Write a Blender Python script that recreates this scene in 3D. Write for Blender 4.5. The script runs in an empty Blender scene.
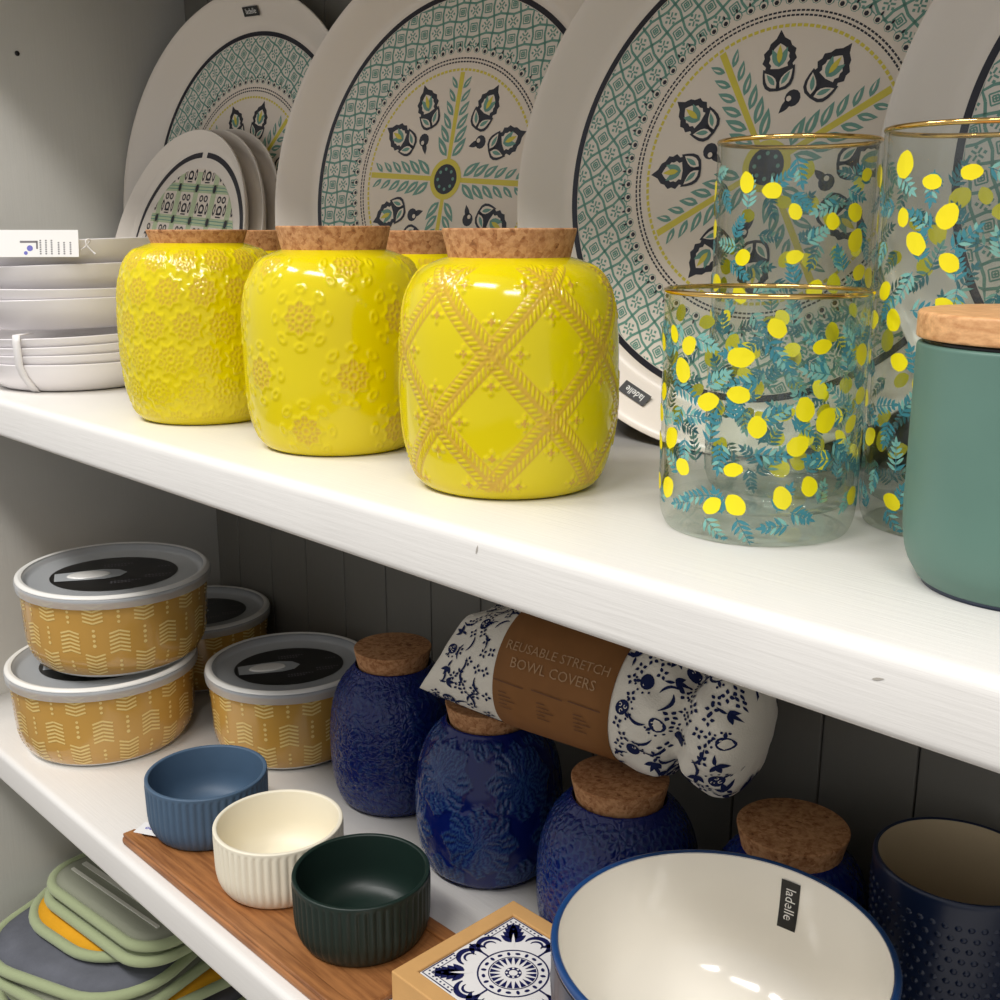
import bpy, math, random
import numpy as np
from mathutils import Matrix, Vector
random.seed(7); rng = np.random.default_rng(7)
PI = math.pi
S = bpy.context.scene
COL = S.collection
# ------------------------------------------------------------------ camera
CZ = 0.125                       # eye height above the upper shelf (z = 0)
ANG, PITCH, FPX = math.radians(44.216), math.radians(13.769), 1110.0
Fh = Vector((-math.cos(ANG), math.sin(ANG), 0)); Rv = Vector((math.sin(ANG), math.cos(ANG), 0))
Fv = Fh * math.cos(PITCH) + Vector((0, 0, -math.sin(PITCH))); Uv = Rv.cross(Fv)
cam_d = bpy.data.cameras.new('camera'); cam = bpy.data.objects.new('camera', cam_d); COL.objects.link(cam)
cam_d.sensor_width = 36; cam_d.lens = FPX * 36 / 1000; cam_d.clip_start = 0.01
cam.matrix_world = Matrix(((Rv.x, Uv.x, -Fv.x, 0), (Rv.y, Uv.y, -Fv.y, 0), (Rv.z, Uv.z, -Fv.z, CZ), (0, 0, 0, 1)))
S.camera = cam
# ------------------------------------------------------------------ light
w = bpy.data.worlds.new('shop_ambient'); S.world = w; w.use_nodes = True
w.node_tree.nodes['Background'].inputs[0].default_value = (0.98, 0.985, 1.0, 1)
w.node_tree.nodes['Background'].inputs[1].default_value = 0.58
def area(name, loc, target, sx, sy, power, col=(1, 0.975, 0.945)):
    l = bpy.data.lights.new(name, 'AREA'); l.shape = 'RECTANGLE'; l.size = sx; l.size_y = sy; l.energy = power; l.color = col
    o = bpy.data.objects.new(name, l); COL.objects.link(o); o.location = loc
    o.rotation_euler = (Vector(target) - Vector(loc)).to_track_quat('-Z', 'Y').to_euler()
    return o
area('ceiling_panel_light', (-1.15, -0.52, 1.45), (-0.8, 0.1, 0), 0.60, 0.20, 13.8)
area('ceiling_panel_light', (-0.25, -0.58, 1.45), (-0.4, 0.1, 0), 0.60, 0.20, 13.8)
area('ceiling_panel_light', (0.75, -0.52, 1.45), (0.2, 0.1, 0), 0.60, 0.20, 12)
vs = S.view_settings; vs.view_transform = 'Standard'; vs.look = 'None'; vs.exposure = 0.0; vs.gamma = 1.0; vs.use_curve_mapping = False
S.cycles.use_denoising = True
S.cycles.max_bounces = 16; S.cycles.transparent_max_bounces = 40; S.cycles.transmission_bounces = 12
S.cycles.caustics_reflective = False; S.cycles.caustics_refractive = False

# ------------------------------------------------------------------ materials
def lin(c):
    return tuple((x / 255 / 12.92 if x / 255 <= 0.04045 else ((x / 255 + 0.055) / 1.055) ** 2.4) for x in c) + (1.0,)
class NT:
    def __init__(s, name):
        s.m = bpy.data.materials.new(name); s.m.use_nodes = True; s.t = s.m.node_tree; s.b = s.t.nodes['Principled BSDF']
    def n(s, typ, **kw):
        o = s.t.nodes.new(typ)
        for k, v in kw.items():
            if k in o.inputs.keys() if isinstance(k, str) else False: o.inputs[k].default_value = v
            else: setattr(o, k, v)
        return o
    def l(s, a, b): s.t.links.new(a, b)
    def coords(s, scale=(1, 1, 1)):
        tc = s.n('ShaderNodeTexCoord'); mp = s.n('ShaderNodeMapping'); mp.inputs['Scale'].default_value = scale
        s.l(tc.outputs['Object'], mp.inputs['Vector']); return mp.outputs[0]
    def noise(s, vec, scale, detail=4, rough=0.55):
        o = s.n('ShaderNodeTexNoise'); o.inputs['Scale'].default_value = scale; o.inputs['Detail'].default_value = detail; o.inputs['Roughness'].default_value = rough
        s.l(vec, o.inputs['Vector']); return o.outputs['Fac']
    def ramp(s, fac, stops):
        o = s.n('ShaderNodeValToRGB'); e = o.color_ramp.elements
        while len(e) < len(stops): e.new(0.5)
        for i, (p, c) in enumerate(stops): e[i].position = p; e[i].color = c
        s.l(fac, o.inputs[0]); return o.outputs[0]
    def bump(s, h, strength, dist):
        o = s.n('ShaderNodeBump'); o.inputs['Strength'].default_value = strength; o.inputs['Distance'].default_value = dist
        s.l(h, o.inputs['Height']); s.l(o.outputs[0], s.b.inputs['Normal']); return o
def plain(name, rgb, rough=0.5, spec=0.5, coat=0, metal=0, var=0.0, vscale=30, bump=0.0, bscale=200, sheen=0):
    k = NT(name); b = k.b
    b.inputs['Roughness'].default_value = rough; b.inputs['Specular IOR Level'].default_value = spec
    b.inputs['Metallic'].default_value = metal; b.inputs['Coat Weight'].default_value = coat; b.inputs['Coat Roughness'].default_value = 0.05
    b.inputs['Sheen Weight'].default_value = sheen
    c = lin(rgb); b.inputs['Base Color'].default_value = c
    if var or bump: v = k.coords()
    if var:
        f = k.noise(v, vscale); d = tuple(max(0, x * (1 - var)) for x in c[:3]) + (1,); u = tuple(min(1, x * (1 + var * 0.6)) for x in c[:3]) + (1,)
        k.l(k.ramp(f, [(0.3, d), (0.7, u)]), b.inputs['Base Color'])
    if bump: k.bump(k.noise(v, bscale), bump, 0.001)
    return k.m
def wood_paint(name, rgb, stretch):
    k = NT(name); v = k.coords(stretch); f = k.noise(v, 40, 6, 0.6); c = lin(rgb)
    big = k.noise(k.coords(), 9, 5)
    k.l(k.ramp(big, [(0.25, tuple(x * 0.93 for x in c[:3]) + (1,)), (0.7, c)]), k.b.inputs['Base Color'])
    k.b.inputs['Roughness'].default_value = 0.42; k.bump(f, 0.22, 0.0008); return k.m
M = {}
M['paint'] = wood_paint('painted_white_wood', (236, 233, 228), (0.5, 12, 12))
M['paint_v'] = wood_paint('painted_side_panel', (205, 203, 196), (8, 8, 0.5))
M['plank'] = wood_paint('painted_grey_plank', (122, 119, 111), (12, 12, 0.4))
def cork_mat():
    k = NT('cork'); v = k.coords()
    vo = k.n('ShaderNodeTexVoronoi'); vo.inputs['Scale'].default_value = 420; k.l(v, vo.inputs['Vector'])
    f = k.noise(v, 240, 5, 0.7)
    mx = k.n('ShaderNodeMath', operation='MULTIPLY_ADD'); mx.inputs[1].default_value = 0.35; k.l(vo.outputs['Color'], mx.inputs[0]); k.l(f, mx.inputs[2])
    k.l(k.ramp(mx.outputs[0], [(0.35, lin((90, 52, 26))), (0.52, lin((158, 104, 62))), (0.8, lin((196, 146, 100)))]), k.b.inputs['Base Color'])
    k.b.inputs['Roughness'].default_value = 0.85; k.bump(f, 0.6, 0.0008); return k.m
M['cork'] = cork_mat()
def glaze(name, base, clay, rough=0.12, vor=0, vscale=300):
    k = NT(name); a = k.n('ShaderNodeAttribute', attribute_name='emb')
    r = k.ramp(a.outputs['Fac'], [(0.25, lin(base)), (0.75, lin(clay))]); k.l(r, k.b.inputs['Base Color'])
    k.b.inputs['Roughness'].default_value = rough; k.b.inputs['Specular IOR Level'].default_value = 0.45
    if vor:
        v = k.coords(); vo = k.n('ShaderNodeTexVoronoi', feature='DISTANCE_TO_EDGE'); vo.inputs['Scale'].default_value = vscale
        ad = k.n('ShaderNodeVectorMath', operation='ADD'); nz = k.n('ShaderNodeTexNoise'); nz.inputs['Scale'].default_value = 90
        sc = k.n('ShaderNodeVectorMath', operation='SCALE'); sc.inputs['Scale'].default_value = 0.012
        k.l(v, nz.inputs['Vector']); k.l(nz.outputs['Color'], sc.inputs[0]); k.l(v, ad.inputs[0]); k.l(sc.outputs[0], ad.inputs[1]); k.l(ad.outputs[0], vo.inputs['Vector'])
        rr = k.ramp(vo.outputs['Distance'], [(0.0, (0, 0, 0, 1)), (0.25, (1, 1, 1, 1))]); k.bump(rr, vor, 0.0012)
    return k.m
M['yellow'] = glaze('yellow_glaze', (216, 197, 0), (200, 156, 58))
M['blue'] = glaze('navy_glaze', (10, 26, 94), (46, 76, 122), 0.12)
M['blue_leaf'] = glaze('navy_leaf_glaze', (12, 29, 96), (28, 50, 104), 0.16, 0.35, 260)
M['blue_scale'] = glaze('navy_scale_glaze', (12, 28, 94), (32, 56, 106), 0.14, 0.3, 190)
M['melamine'] = plain('cream_melamine', (228, 219, 208), 0.28, 0.5)
M['melamine_w'] = plain('white_melamine', (240, 236, 237), 0.22, 0.5)
M['p_navy'] = plain('print_navy', (24, 24, 38), 0.35)
M['p_teal'] = plain('print_teal', (104, 152, 138), 0.35)
M['p_yellow'] = plain('print_ochre', (214, 198, 66), 0.35)
M['p_white'] = plain('print_cream', (228, 216, 202), 0.35)
M['p_green'] = plain('print_pale_green', (184, 198, 160), 0.35)
M['black'] = plain('black_label', (16, 15, 15), 0.3)
M['white_txt'] = plain('white_label_ink', (236, 236, 232), 0.4)
M['gold'] = plain('gold_rim', (232, 192, 116), 0.10, metal=1.0)
M['lemon'] = plain('lemon_print', (240, 224, 12), 0.35)
M['leaf_a'] = plain('leaf_print_teal', (58, 128, 140), 0.4)
M['leaf_b'] = plain('leaf_print_aqua', (120, 176, 166), 0.4)
M['sage'] = plain('sage_stoneware', (92, 124, 112), 0.42, 0.4, var=0.05)
M['mustard'] = plain('mustard_glaze', (196, 150, 70), 0.18, coat=0.5)
M['chev'] = plain('chevron_print', (230, 202, 128), 0.25)
M['porcelain'] = plain('white_porcelain', (236, 234, 228), 0.2)
M['bowl_in'] = plain('cream_bowl_glaze', (246, 241, 230), 0.12, coat=0.4)
M['bowl_out'] = plain('slate_bowl_glaze', (46, 56, 78), 0.3)
M['bowl_rim'] = plain('blue_rim_glaze', (28, 66, 118), 0.2, coat=0.4)
M['rib_blue'] = plain('matte_blue_stoneware', (74, 98, 122), 0.5, var=0.06)
M['rib_cream'] = plain('matte_cream_stoneware', (240, 232, 210), 0.45)
M['rib_green'] = plain('matte_dark_green_stoneware', (22, 40, 34), 0.42, var=0.06)
M['mug_in'] = plain('mug_beige_inside', (190, 172, 140), 0.4)
M['mug_out'] = plain('mug_navy_outside', (20, 32, 58), 0.3)
M['kraft'] = plain('kraft_card', (206, 160, 102), 0.7, 0.2, var=0.05, vscale=60)
M['kraft_d'] = plain('kraft_band_card', (138, 94, 54), 0.75, 0.2, var=0.06, vscale=60)
M['kraft_txt'] = plain('kraft_band_ink', (170, 134, 96), 0.7)
M['kraft_txt2'] = plain('kraft_band_small_ink', (100, 62, 34), 0.7)
M['tile_w'] = plain('tile_white', (232, 230, 228), 0.3)
M['tile_b'] = plain('tile_blue', (22, 28, 78), 0.3)
M['fabric'] = plain('cream_cotton', (226, 220, 206), 0.85, 0.2, bump=0.3, bscale=900, sheen=0.2)
M['fabric_b'] = plain('blue_cotton_print', (24, 34, 74), 0.85, 0.2)
M['paper'] = plain('white_paper', (238, 236, 234), 0.6)
M['ink'] = plain('grey_ink', (120, 116, 120), 0.6)
M['ink_b'] = plain('blue_ink', (110, 110, 190), 0.6)
M['strap'] = plain('white_strap', (232, 228, 226), 0.4)
M['m_green'] = plain('sage_piping', (164, 174, 134), 0.85, 0.2, bump=0.4, bscale=1200, sheen=0.2)
M['m_grey'] = plain('grey_quilt', (104, 106, 114), 0.9, 0.15, var=0.15, vscale=40, bump=0.4, bscale=700)
M['m_yellow'] = plain('ochre_quilt', (226, 164, 40), 0.9, 0.15, var=0.08, vscale=40, bump=0.4, bscale=700)
M['m_pale'] = plain('pale_stripe_quilt', (150, 152, 134), 0.9, 0.15, bump=0.4, bscale=700)
M['m_white'] = plain('white_stripe', (216, 214, 200), 0.9, 0.15)
def wood(name, a, b_, axis=(3, 40, 40)):
    k = NT(name); v = k.coords(axis); f = k.noise(v, 7, 6, 0.6)
    k.l(k.ramp(f, [(0.3, lin(a)), (0.55, lin(b_)), (0.75, lin(tuple(min(255, x * 1.12) for x in b_)))]), k.b.inputs['Base Color'])
    k.b.inputs['Roughness'].default_value = 0.5; k.bump(f, 0.2, 0.0006); return k.m
M['chip'] = plain('paint_chip_grey', (176, 170, 160), 0.6)
M['acacia'] = wood('acacia_board', (122, 74, 38), (160, 106, 60))
M['beech'] = wood('beech_lid', (188, 130, 80), (220, 168, 116), (20, 60, 60))
M['floor'] = plain('shop_floor', (150, 142, 132), 0.5, var=0.1, vscale=4)
def thin_glass(name, tint, f0):
    k = NT(name); t = k.t; t.nodes.remove(k.b)
    tr = k.n('ShaderNodeBsdfTransparent'); tr.inputs[0].default_value = tint
    gl = k.n('ShaderNodeBsdfGlossy'); gl.inputs['Roughness'].default_value = 0.02
    lw = k.n('ShaderNodeLayerWeight'); lw.inputs[0].default_value = 0.5
    pw = k.n('ShaderNodeMath', operation='POWER'); pw.inputs[1].default_value = 4.0; k.l(lw.outputs['Facing'], pw.inputs[0])
    fr = k.n('ShaderNodeMath', operation='MULTIPLY_ADD'); fr.inputs[1].default_value = 0.55; fr.inputs[2].default_value = f0; k.l(pw.outputs[0], fr.inputs[0])
    mx = k.n('ShaderNodeMixShader'); k.l(fr.outputs[0], mx.inputs[0]); k.l(tr.outputs[0], mx.inputs[1]); k.l(gl.outputs[0], mx.inputs[2])
    k.l(mx.outputs[0], t.nodes['Material Output'].inputs[0]); return k.m
M['glass'] = thin_glass('clear_glass', (0.965, 0.98, 0.97, 1), 0.03)
M['glass_base'] = thin_glass('thick_glass_base', (0.93, 0.955, 0.93, 1), 0.07)
def frosted():
    k = NT('clear_plastic_lid'); b = k.b
    b.inputs['Base Color'].default_value = lin((206, 210, 214)); b.inputs['Roughness'].default_value = 0.3
    t = k.t; tr = k.n('ShaderNodeBsdfTransparent'); mx = k.n('ShaderNodeMixShader'); mx.inputs[0].default_value = 0.50
    k.l(tr.outputs[0], mx.inputs[1]); k.l(b.outputs[0], mx.inputs[2]); k.l(mx.outputs[0], t.nodes['Material Output'].inputs[0]); return k.m
M['lid'] = frosted()

# ------------------------------------------------------------------ mesh helpers
def mesh_obj(name, verts, faces, mats, parent=None, midx=None, smooth=True, attr=None, loc=None):
    me = bpy.data.meshes.new(name)
    me.from_pydata([tuple(map(float, v)) for v in verts], [], [tuple(map(int, f)) for f in faces])
    for m in (mats if isinstance(mats, (list, tuple)) else [mats]): me.materials.append(M[m] if isinstance(m, str) else m)
    if midx is not None: me.polygons.foreach_set('material_index', np.asarray(midx, dtype=np.int32))
    me.polygons.foreach_set('use_smooth', np.full(len(me.polygons), bool(smooth)))
    if attr is not None:
        a = me.attributes.new('emb', 'FLOAT', 'POINT'); a.data.foreach_set('value', np.asarray(attr, dtype=np.float32))
    me.update()
    o = bpy.data.objects.new(name, me); COL.objects.link(o)
    if parent is not None: o.parent = parent
    if loc is not None: o.location = loc
    return o
def empty(name, loc, label=None, cat=None, group=None, rot=None):
    o = bpy.data.objects.new(name, None); COL.objects.link(o); o.location = loc; o.empty_display_size = 0.02
    if rot is not None: o.rotation_euler = rot
    return tag(o, label, cat, group)
def tag(o, label=None, cat=None, group=None, kind=None):
    if label: o['label'] = label
    if cat: o['category'] = cat
    if group: o['group'] = group
    if kind: o['kind'] = kind
    return o
def rounded(pts, k=5):
    """polyline of (r, z, fillet) -> smooth polyline"""
    out = []
    n = len(pts)
    for i, p in enumerate(pts):
        f = p[2] if len(p) > 2 else 0
        if f == 0 or i in (0, n - 1): out.append((p[0], p[1])); continue
        P = np.array(p[:2]); A = np.array(pts[i - 1][:2]); B = np.array(pts[i + 1][:2])
        a = (A - P); la = np.linalg.norm(a); b = (B - P); lb = np.linalg.norm(b)
        fa = min(f, la * 0.49); fb = min(f, lb * 0.49); p0 = P + a / la * fa; p2 = P + b / lb * fb
        for t in np.linspace(0, 1, k + 1): q = (1 - t) ** 2 * p0 + 2 * t * (1 - t) * P + t * t * p2; out.append((q[0], q[1]))
    return out
def lathe_data(prof, n, cap0=True, cap1=True, rfun=None):
    a = np.linspace(0, 2 * PI, n, endpoint=False); V = []; F = []
    for j, (r, z) in enumerate(prof):
        rr = r if rfun is None else r + rfun(a, j)
        V += list(zip(rr * np.cos(a), rr * np.sin(a), np.full(n, z)))
    for j in range(len(prof) - 1):
        for i in range(n):
            i2 = (i + 1) % n; F.append((j * n + i, j * n + i2, (j + 1) * n + i2, (j + 1) * n + i))
    if cap0: F.append(tuple(range(n - 1, -1, -1)))
    if cap1: F.append(tuple((len(prof) - 1) * n + i for i in range(n)))
    return V, F
def lathe(name, prof, mat, parent=None, n=64, cap0=True, cap1=True, rfun=None, loc=None, midx_fun=None):
    V, F = lathe_data(prof, n, cap0, cap1, rfun)
    mi = None
    if midx_fun: mi = [midx_fun(min(f) // n) for f in F]
    return mesh_obj(name, V, F, mat, parent, mi, loc=loc)
def box_data(x0, x1, y0, y1, z0, z1):
    V = [(x, y, z) for z in (z0, z1) for y in (y0, y1) for x in (x0, x1)]
    return V, [(0, 2, 3, 1), (4, 5, 7, 6), (0, 1, 5, 4), (2, 6, 7, 3), (0, 4, 6, 2), (1, 3, 7, 5)]
def bevel_box(name, x0, x1, y0, y1, z0, z1, mat, parent=None, b=0.002, seg=3, loc=None):
    V, F = box_data(x0, x1, y0, y1, z0, z1); o = mesh_obj(name, V, F, mat, parent, smooth=False, loc=loc)
    md = o.modifiers.new('bevel', 'BEVEL'); md.width = b; md.segments = seg
    o.data.polygons.foreach_set('use_smooth', np.full(len(o.data.polygons), False)); return o
def tube_data(P, r, n=8, closed=False):
    P = [np.array(p, float) for p in P]; N = len(P); V = []; F = []
    prev = None
    for i in range(N):
        t = P[(i + 1) % N] - P[i - 1] if closed else P[min(i + 1, N - 1)] - P[max(i - 1, 0)]
        t = t / (np.linalg.norm(t) + 1e-12)
        up = prev if prev is not None else (np.array((0, 0, 1.0)) if abs(t[2]) < 0.9 else np.array((1.0, 0, 0)))
        s = np.cross(t, up); s /= np.linalg.norm(s); u = np.cross(s, t); prev = u
        rr = r[i] if hasattr(r, '__len__') else r
        for k in range(n): V.append(P[i] + rr * (math.cos(2 * PI * k / n) * s + math.sin(2 * PI * k / n) * u))
    for i in range(N if closed else N - 1):
        j = (i + 1) % N
        for k in range(n): F.append((i * n + k, i * n + (k + 1) % n, j * n + (k + 1) % n, j * n + k))
    if not closed: F.append(tuple(range(n))); F.append(tuple((N - 1) * n + k for k in range(n - 1, -1, -1)))
    return V, F
class Print:
    """flat print: polygons in 2-D sheet coordinates, carried onto a surface by map(x, y, layer) -> xyz"""
    def __init__(s, fmap): s.V = []; s.F = []; s.M = []; s.f = fmap
    def poly(s, pts, m, layer=0):
        b = len(s.V); s.V += [s.f(p[0], p[1], layer) for p in pts]; s.F.append(tuple(range(b, b + len(pts)))); s.M.append(m)
    def strip(s, L, Rr, m, layer=0):
        b = len(s.V); n = len(L); s.V += [s.f(p[0], p[1], layer) for p in L] + [s.f(p[0], p[1], layer) for p in Rr]
        for i in range(n - 1): s.F.append((b + i, b + i + 1, b + n + i + 1, b + n + i)); s.M.append(m)
    def line(s, pts, wd, m, layer=0, closed=False):
        P = np.array(pts, float); n = len(P); T = np.zeros_like(P)
        for i in range(n):
            a = P[i - 1] if (i > 0 or closed) else P[i]; c = P[(i + 1) % n] if (i < n - 1 or closed) else P[i]; T[i] = (c - a) / (np.linalg.norm(c - a) + 1e-12)
        N = np.stack([-T[:, 1], T[:, 0]], 1); ww = np.asarray(wd) * np.ones(n); L = P + N * ww[:, None] / 2; Rr = P - N * ww[:, None] / 2
        if closed: L = np.vstack([L, L[:1]]); Rr = np.vstack([Rr, Rr[:1]])
        s.strip(L, Rr, m, layer)
    def ring(s, c, r0, r1, m, layer=0, n=96, a0=0, a1=2 * PI):
        a = np.linspace(a0, a1, n + 1); s.strip([(c[0] + r0 * math.cos(t), c[1] + r0 * math.sin(t)) for t in a], [(c[0] + r1 * math.cos(t), c[1] + r1 * math.sin(t)) for t in a], m, layer)
    def disc(s, c, r, m, layer=0, n=12, ry=None, rot=0):
        ry = ry or r; s.poly([(c[0] + r * math.cos(t) * math.cos(rot) - ry * math.sin(t) * math.sin(rot), c[1] + r * math.cos(t) * math.sin(rot) + ry * math.sin(t) * math.cos(rot)) for t in np.linspace(0, 2 * PI, n, endpoint=False)], m, layer)
    def build(s, name, mats, parent): return mesh_obj(name, s.V, s.F, mats, parent, s.M, smooth=False)
def leaf_pts(base, ang, L, W, bend=0.0, n=6):
    pts = []
    for t in np.linspace(0, 1, n): pts.append((t * L, W / 2 * math.sin(PI * t ** 0.8) + bend * t * t * L))
    for t in np.linspace(1, 0, n)[1:-1]: pts.append((t * L, -W / 2 * math.sin(PI * t ** 0.8) + bend * t * t * L))
    c, sn = math.cos(ang), math.sin(ang); return [(base[0] + x * c - y * sn, base[1] + x * sn + y * c) for x, y in pts]
def xf(pts, o, ang, sc=1.0, fl=1):
    c, sn = math.cos(ang), math.sin(ang); return [(o[0] + sc * (x * c - fl * y * sn), o[1] + sc * (x * sn + fl * y * c)) for x, y in pts]
_txt = {}
def text_polys(body, size, spacing=1.0):
    key = (body, spacing)
    if key not in _txt:
        cu = bpy.data.curves.new('lettering', 'FONT'); cu.body = body; cu.size = 1; cu.align_x = 'CENTER'; cu.align_y = 'CENTER'; cu.space_character = spacing; cu.resolution_u = 2
        o = bpy.data.objects.new('lettering', cu); COL.objects.link(o); dg = bpy.context.evaluated_depsgraph_get(); me = bpy.data.meshes.new_from_object(o.evaluated_get(dg))
        _txt[key] = ([(v.co.x, v.co.y) for v in me.vertices], [tuple(p.vertices) for p in me.polygons])
        bpy.data.objects.remove(o); bpy.data.curves.remove(cu); bpy.data.meshes.remove(me)
    v, f = _txt[key]; return [(x * size, y * size) for x, y in v], f
def add_text(pr, body, size, o, ang, m, layer, spacing=1.0):
    v, f = text_polys(body, size, spacing); v = xf(v, o, ang); b = len(pr.V)
    pr.V += [pr.f(x, y, layer) for x, y in v]
    for q in f: pr.F.append(tuple(b + i for i in q)); pr.M.append(m)

# ------------------------------------------------------------------ setting
YF, YB, XL, XR = 0.307, 0.603, -1.07, 0.62
ZL = -0.3206                      # lower shelf surface
ZB = -0.632                       # bottom shelf surface
V, F = box_data(-3, 3, -3, 2, -1.06, -1.02); tag(mesh_obj('floor', V, F, 'floor', smooth=False), 'plain grey shop floor under the shelving', 'floor', kind='structure')
def shelf_board(zt, label, th=0.0295):
    prof = rounded([(YB, zt), (YF, zt, 0.006), (YF, zt - th, 0.005), (YB, zt - th)], 6)
    xs = np.linspace(XL, XR, 24); V = []; F = []; n = len(prof)
    for x in xs: V += [(x, p[0], p[1]) for p in prof]
    for i in range(len(xs) - 1):
        for j in range(n): j2 = (j + 1) % n; F.append((i * n + j, i * n + j2, (i + 1) * n + j2, (i + 1) * n + j))
    F.append(tuple(range(n - 1, -1, -1))); F.append(tuple((len(xs) - 1) * n + j for j in range(n)))
    o = tag(mesh_obj('shelf_board', V, F, 'paint'), label, 'shelf', 'white shelf boards'); o.data.polygons.foreach_set('use_smooth', np.full(len(F), False))
    for p in o.data.polygons: p.use_smooth = len(p.vertices) == 4
    return o
b_up = shelf_board(0.0, 'white painted wooden shelf board carrying the yellow canisters and lemon glasses')
shelf_board(ZL, 'white painted wooden shelf board carrying the navy canisters and mustard bowls')
shelf_board(ZB, 'white painted wooden shelf board under the pile of pot holders')
shelf_board(-0.94, 'white painted wooden bottom board near the floor')
shelf_board(0.395, 'white painted wooden shelf board above the serving plates')
for x, z, a in ((-0.150, -0.011, 0.3), (-0.105, -0.010, 0.3), (-0.33, -0.009, 1.3)):       # chips in the paint of the front edge
    V = []; P = leaf_pts((x, z), a, 0.0045, 0.0009)
    mesh_obj('paint_chip', [(p[0], YF - 0.0002, p[1]) for p in P], [tuple(range(len(P)))], 'chip', b_up, smooth=False)
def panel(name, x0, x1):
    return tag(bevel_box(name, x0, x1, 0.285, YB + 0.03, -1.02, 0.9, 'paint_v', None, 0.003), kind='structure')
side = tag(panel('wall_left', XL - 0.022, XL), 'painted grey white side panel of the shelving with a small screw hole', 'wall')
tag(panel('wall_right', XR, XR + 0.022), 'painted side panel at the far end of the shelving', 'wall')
V, F = lathe_data([(0.0022, 0), (0.0022, 0.0006)], 12); mesh_obj('screw_hole', [(XL + v[2], 0.433 + v[0], 0.278 + v[1]) for v in V], F, 'black', side)
bp_ = tag(mesh_obj('wall_back', *box_data(XL, XR, YB + 0.006, YB + 0.016, -1.02, 0.9), 'plank', smooth=False), 'grey painted tongue and groove back panel of the shelving', 'wall', kind='structure')
PW = 0.0637; pm = None; x = -0.2612 - PW * 13
while x < XR:
    a, b = max(x + 0.0005, XL), min(x + PW - 0.0005, XR)
    if b - a > 0.004: bevel_box('plank', a, b, YB, YB + 0.006, -1.0, 0.89, 'plank', bp_, 0.0013, 2)
    x += PW

# ------------------------------------------------------------------ canisters with cork lids
PROF = [(0.0, 0.0), (0.036, 0.0), (0.0415, 0.0005), (0.0452, 0.003), (0.0482, 0.008), (0.0508, 0.016), (0.0527, 0.026), (0.0538, 0.038), (0.0541, 0.05), (0.0541, 0.062), (0.0537, 0.074), (0.0528, 0.083), (0.0512, 0.091), (0.0487, 0.098), (0.0452, 0.1035), (0.0405, 0.1075), (0.0355, 0.1098), (0.0318, 0.111), (0.0296, 0.1115), (0.0285, 0.1108), (0.0282, 0.100)]
PROF_B = [(0.0, 0.0), (0.036, 0.0), (0.0415, 0.0005), (0.0452, 0.003), (0.0482, 0.008), (0.0508, 0.016), (0.0527, 0.026), (0.0538, 0.038), (0.054, 0.05), (0.0537, 0.06), (0.0528, 0.07), (0.0512, 0.079), (0.0487, 0.0875), (0.0452, 0.095), (0.0405, 0.1015), (0.0362, 0.106), (0.0335, 0.1095), (0.0322, 0.1115), (0.031, 0.1112), (0.0300, 0.100)]
def resample(prof, n):
    P = np.array(prof); 
    # Catmull-Rom for smoothness
    Q = []
    for i in range(len(P) - 1):
        p0, p1, p2, p3 = P[max(i - 1, 0)], P[i], P[i + 1], P[min(i + 2, len(P) - 1)]
        for t in np.linspace(0, 1, 8, endpoint=False):
            Q.append(0.5 * (2 * p1 + (p2 - p0) * t + (2 * p0 - 5 * p1 + 4 * p2 - p3) * t * t + (3 * p1 - p0 - 3 * p2 + p3) * t ** 3))
    Q.append(P[-1]); Q = np.array(Q); d = np.r_[0, np.cumsum(np.linalg.norm(np.diff(Q, axis=0), axis=1))]
    s = np.linspace(0, d[-1], n); return np.stack([np.interp(s, d, Q[:, 0]), np.interp(s, d, Q[:, 1])], 1), s
def smooth01(x): x = np.clip(x, 0, 1); return x * x * (3 - 2 * x)
def rosette(dx, dy, r, petals):
    d = np.hypot(dx, dy); a = np.arctan2(dy, dx); edge = r * (0.90 + 0.10 * np.cos(petals * a))
    ins = smooth01((edge - d) / (0.10 * r))
    lines = np.maximum.reduce([np.exp(-((d - edge + 0.06 * r) / (0.09 * r)) ** 2), np.exp(-((d - 0.58 * r * (0.85 + 0.15 * np.cos(petals * a + PI))) / (0.08 * r)) ** 2), np.exp(-((d - 0.22 * r) / (0.1 * r)) ** 2), 0.8 * smooth01(np.cos(petals * a) * 3 - 2) * (d > 0.2 * r)]) * (d < r * 1.1)
    return ins, lines
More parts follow.
